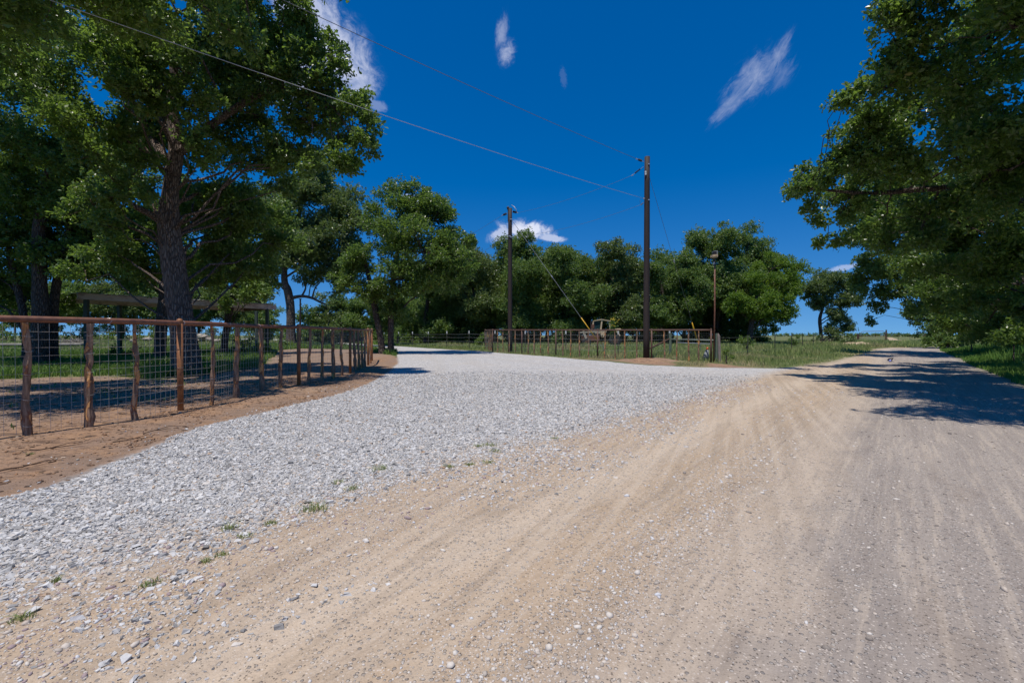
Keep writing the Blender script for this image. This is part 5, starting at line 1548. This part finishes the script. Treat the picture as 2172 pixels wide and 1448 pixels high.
for lab, px, w, h in (('pair of stout brown posts left of the pasture gate', 1820.5, .34, 1.35), ('tall brown post right of the pasture gate', 1879.5, .22, 2.0), ('dark braced post right of the road bend', 1961, .22, 1.6), ('slanting dark post under the third roadside tree', 1976.5, .24, 1.6)):
    p = fp(px, 0, gd if px < 1900 else 60)
    if px > 1900: h *= .75
    r_ = thing('gate_post', p, lab, 'fence post')
    q = MB()
    if px < 1822:
        q.tube([p + Vector((-.12, 0, -.1)), p + Vector((-.12, 0, h))], .11, 9); q.tube([p + Vector((.14, .1, -.1)), p + Vector((.14, .1, h * .95))], .12, 9)
    else:
        q.tube([p + Vector((0, 0, -.1)), p + Vector((.02 if px < 1970 else .3, 0, h))], w / 2, 9)
    q.build('post', M['brown_wood'], r_)
    q = MB()
    if px != 1879.5: q.tube([p + Vector((-.5, 0, .02)), p + Vector((-.02, 0, h * .75))], .05, 6); q.build('brace', M['brown_wood'], r_)
wire_fence('distant wire fence running from the pasture gate towards the road bend', [(1883, 724.2), (1905, 724.4), (1930, 724.8), (1960, 726.2)], False, 1.2, (.4, .8, 1.1), .006)

# pale sandy track in the far field
def strip(name, label, pts, mat, w):
    q = MB(); vs = []; fs = []
    for i, p in enumerate(pts):
        a = pts[max(i - 1, 0)]; b = pts[min(i + 1, len(pts) - 1)]
        t = Vector((b.x - a.x, b.y - a.y, 0)).normalized(); n_ = Vector((-t.y, t.x, 0))
        for s in (-1, 1):
            k = p + n_ * w * s; vs.append((k.x, k.y, gz1(k.x, k.y) + .06))
    for i in range(len(pts) - 1): fs.append((2 * i, 2 * i + 2, 2 * i + 3, 2 * i + 1))
    q.add(vs, fs); return tag(q.build(name, M[mat]), label, kind='structure')


tr = [fp(1912, 0, 62), fp(1906, 0, 72), fp(1900, 0, 88), fp(1893, 0, 120), fp(1886, 0, 200)]
strip('sandy_track', 'pale sandy track crossing the far field', tr, 'sand', .9)

# scrap on the road: made-up solid standing in for a retouching mark
g5 = G(1889.5, 767.5)
root = thing('road_smudge', g5, 'small bent dark scrap with a pale blue lump on the sunlit road, made up for a retouching mark', 'artefact')
q = MB(); s_ = g5.y / F_PX
q.tube([g5 + Vector((-7 * s_, 0, 2.5 * s_)), g5 + Vector((-5 * s_, 0, 5.5 * s_)), g5 + Vector((0, 0, 7 * s_)), g5 + Vector((4 * s_, 0, 7.2 * s_)), g5 + Vector((9 * s_, .1, 8.2 * s_))], [.9 * s_, 1.4 * s_, 1.2 * s_, 1.1 * s_, .6 * s_], 7, jitter=.15)
q.tube([g5 + Vector((3 * s_, 0, 7 * s_)), g5 + Vector((1.8 * s_, 0, 3 * s_)), g5 + Vector((1.0 * s_, 0, 0))], [1.0 * s_, .8 * s_, .35 * s_], 6, jitter=.15)
q.tube([g5 + Vector((2 * s_, 0, 3 * s_)), g5 + Vector((4.5 * s_, -.05, 0))], [.4 * s_, .25 * s_], 5)
q.build('smudge_arc', M['smudge'], root)
q = MB(); q.ball(g5 + Vector((-2 * s_, 0, 2.4 * s_)), 2.9 * s_, 1, .8, .85, 12, 8, .06, 4); q.build('blue_lump', M['smudge_blue'], root, smooth=True)

# fallen twigs on the orange soil
TW = [(115, 955, 60, 'long thin dead twig curving on the soil below the first cedar stay'), (285, 935, 30, 'small forked dead twig below the third cedar stay'), (330, 918, 26, 'short dead twig near the foot of the domed pipe post'), (55, 992, 22, 'short dark twig on the soil at the lower left')]
for i, (px, py, ln_, lab) in enumerate(TW):
    g6 = G(px, py); rr = random.Random(i); s_ = g6.y / F_PX
    q = MB(); pts = [g6 + Vector(((k / 5 - .5) * ln_ * s_, rr.uniform(-.06, .06) + (k - 2.5) * .06, .012 + rr.uniform(0, .02))) for k in range(6)]
    q.tube(pts, [.007, .006, .006, .005, .004, .002], 5)
    q.tube([pts[2], pts[2] + Vector((.10, .12, .03)), pts[2] + Vector((.22, .16, .02))], [.005, .004, .002], 5)
    tag(q.build('fallen_twig', M['brown_wood'], None, origin=g6), lab, 'twig', 'fallen twigs on the orange soil')

# ================================================================== SKY AND SUN
SUN = Vector((-0.14, -0.28, 1.0)).normalized()
elev = math.asin(SUN.z); az = math.atan2(SUN.x, SUN.y)
w = bpy.data.worlds.new('World'); SC.world = w; w.use_nodes = True
t = NT(w.node_tree)
dirv = t.n('ShaderNodeTexCoord').outputs['Generated']
sxyz = t.n('ShaderNodeSeparateXYZ', {0: dirv})
zz = t.math('ADD', t.math('MULTIPLY', t.math('MAXIMUM', sxyz.outputs[2], 0.0), 0.86), 0.14)
skyv = t.n('ShaderNodeVectorMath', {0: t.n('ShaderNodeCombineXYZ', {0: sxyz.outputs[0], 1: sxyz.outputs[1], 2: zz}).outputs[0]}, operation='NORMALIZE').outputs[0]
sky = t.n('ShaderNodeTexSky', {'Vector': skyv}, sky_type='NISHITA', sun_disc=False, sun_elevation=elev, sun_rotation=az, altitude=200.0, air_density=1.0, dust_density=0.15, ozone_density=3.0)
sc_ = t.n('ShaderNodeHueSaturation', {'Hue': 0.508, 'Saturation': 1.48, 'Value': 1.0, 'Color': sky.outputs[0]}).outputs[0]


def vm(op, a, b=None):
    nd = t.nt.nodes.new('ShaderNodeVectorMath'); nd.operation = op
    for i, v in enumerate((a, b)):
        if v is None: continue
        if isinstance(v, bpy.types.NodeSocket): t.nt.links.new(v, nd.inputs[i])
        else: nd.inputs[i].default_value = v
    return nd


def cloud(px, py, hw, hh, rot, dens, kn, scale, stretch=1.0, soft=0.5):
    u, wv = ray(px, py)
    c = Vector((u, 1, wv)).normalized()
    right = c.cross(Vector((0, 0, 1))).normalized(); upv = right.cross(c)
    rot = math.radians(rot)
    e1 = right * math.cos(rot) + upv * math.sin(rot); e2 = -right * math.sin(rot) + upv * math.cos(rot)
    # local angular scale of the rectilinear view at that pixel
    k = F_PX * math.sqrt(1 + u * u + wv * wv)
    du = t.math('DIVIDE', vm('DOT_PRODUCT', dirv, tuple(e1)).outputs['Value'], hw / k)
    dv_ = t.math('DIVIDE', vm('DOT_PRODUCT', dirv, tuple(e2)).outputs['Value'], hh / k)
    fr = t.sstep(0.0, 0.2, vm('DOT_PRODUCT', dirv, tuple(c)).outputs['Value'])
    r2 = t.math('SQRT', t.math('ADD', t.math('MULTIPLY', du, du), t.math('MULTIPLY', dv_, dv_)))
    cv = t.n('ShaderNodeCombineXYZ', {0: t.math('DIVIDE', du, stretch), 1: t.math('MULTIPLY', dv_, hh / hw * stretch), 2: px * .013}).outputs[0]
    nz = t.noise(cv, scale, 8, 0.62, 0.7)
    nz2 = t.noise(cv, scale * 3.4, 6, 0.7, 1.2)
    nz = t.math('ADD', t.math('MULTIPLY', nz, 0.72), t.math('MULTIPLY', nz2, 0.28))
    f = t.math('ADD', t.math('SUBTRACT', 1.0, r2), t.math('MULTIPLY', t.math('SUBTRACT', nz, 0.5), kn))
    base_ = t.sstep(0.0, 1.0, t.math('SUBTRACT', 1.0, r2))
    wisp = t.sstep(0.40, 0.40 + soft * 0.6, t.math('ADD', nz, t.math('MULTIPLY', base_, 0.30)))
    f = t.math('MULTIPLY', t.math('MULTIPLY', t.sstep(0.0, 0.55, t.math('SUBTRACT', 1.12, r2)), wisp), t.sstep(-0.1, 0.5, f))
    return t.math('MULTIPLY', t.math('MULTIPLY', f, fr), dens)


cl = [cloud(715, 105, 135, 78, -52, .80, 1.7, 2.6, 1, .8), cloud(640, 30, 70, 60, 0, .6, 1.8, 2.6), cloud(770, 175, 46, 50, -40, .55, 1.6, 2.4, 1, .9), cloud(795, 222, 34, 16, -10, .22, 1.6, 2.2),
      cloud(600, 160, 90, 70, 0, .6, 1.6, 2.6), cloud(1064, 68, 48, 17, 80, .34, 1.8, 2.6, 1.3, 1.0), cloud(1075, 112, 34, 24, 70, .54, 1.6, 2.6, 1, 1.2), cloud(1592, 168, 80, 46, 42, .46, 2.2, 2.9, 1.5, 1.2), cloud(1548, 224, 66, 20, 40, .30, 2.0, 2.9, 1.6, 1.0),
      cloud(1645, 128, 66, 20, 60, .30, 2.0, 2.8, 1.6, 1.0), cloud(1655, 160, 46, 30, 50, .15, 2.2, 2.8, 1.6, 1.0), cloud(1115, 488, 76, 26, -6, .95, 1.4, 2.6, 1, .55), cloud(1065, 497, 40, 18, 20, .6, 1.6, 2.6), cloud(1170, 505, 40, 10, -8, .6, 1.6, 2.4),
      cloud(1195, 165, 10, 26, 10, .05, 2.0, 2.4), cloud(1790, 568, 36, 9, 8, .4, 1.5, 2.4), cloud(876, 424, 40, 14, 0, .7, 1.5, 2.5)]
mask = cl[0]
for c_ in cl[1:]: mask = t.math('MAXIMUM', mask, c_)
cloudcol = (6.6, 6.9, 8.2)
final = t.mix(mask, sc_, cloudcol)
bg = t.n('ShaderNodeBackground', {0: final, 1: 0.118})
t.n('ShaderNodeOutputWorld', {0: bg.outputs[0]})
w.cycles.sampling_method = 'MANUAL'; w.cycles.sample_map_resolution = 512

sl = bpy.data.lights.new('sun', 'SUN'); sl.energy = 4.4; sl.angle = math.radians(0.53); sl.color = (1.0, 0.945, 0.865)
so = bpy.data.objects.new('sun', sl); COL.objects.link(so)
so.rotation_euler = SUN.to_track_quat('Z', 'Y').to_euler(); so.location = (0, 0, 30)

cam = bpy.data.cameras.new('camera'); cam.lens = 36.0 * F_PX / W_PX; cam.sensor_width = 36.0; cam.clip_end = 9000; cam.clip_start = 0.05
co = bpy.data.objects.new('camera', cam); COL.objects.link(co)
co.location = (0, 0, EYE); co.rotation_euler = (math.pi / 2 - PITCH, 0, 0)
SC.camera = co
SC.view_settings.view_transform = 'Standard'; SC.view_settings.look = 'None'; SC.view_settings.exposure = 0.0; SC.view_settings.gamma = 1.0
SC.render.film_transparent = False
SC.cycles.max_bounces = 6; SC.cycles.diffuse_bounces = 3; SC.cycles.transmission_bounces = 3; SC.cycles.transparent_max_bounces = 6
SC.cycles.use_denoising = True
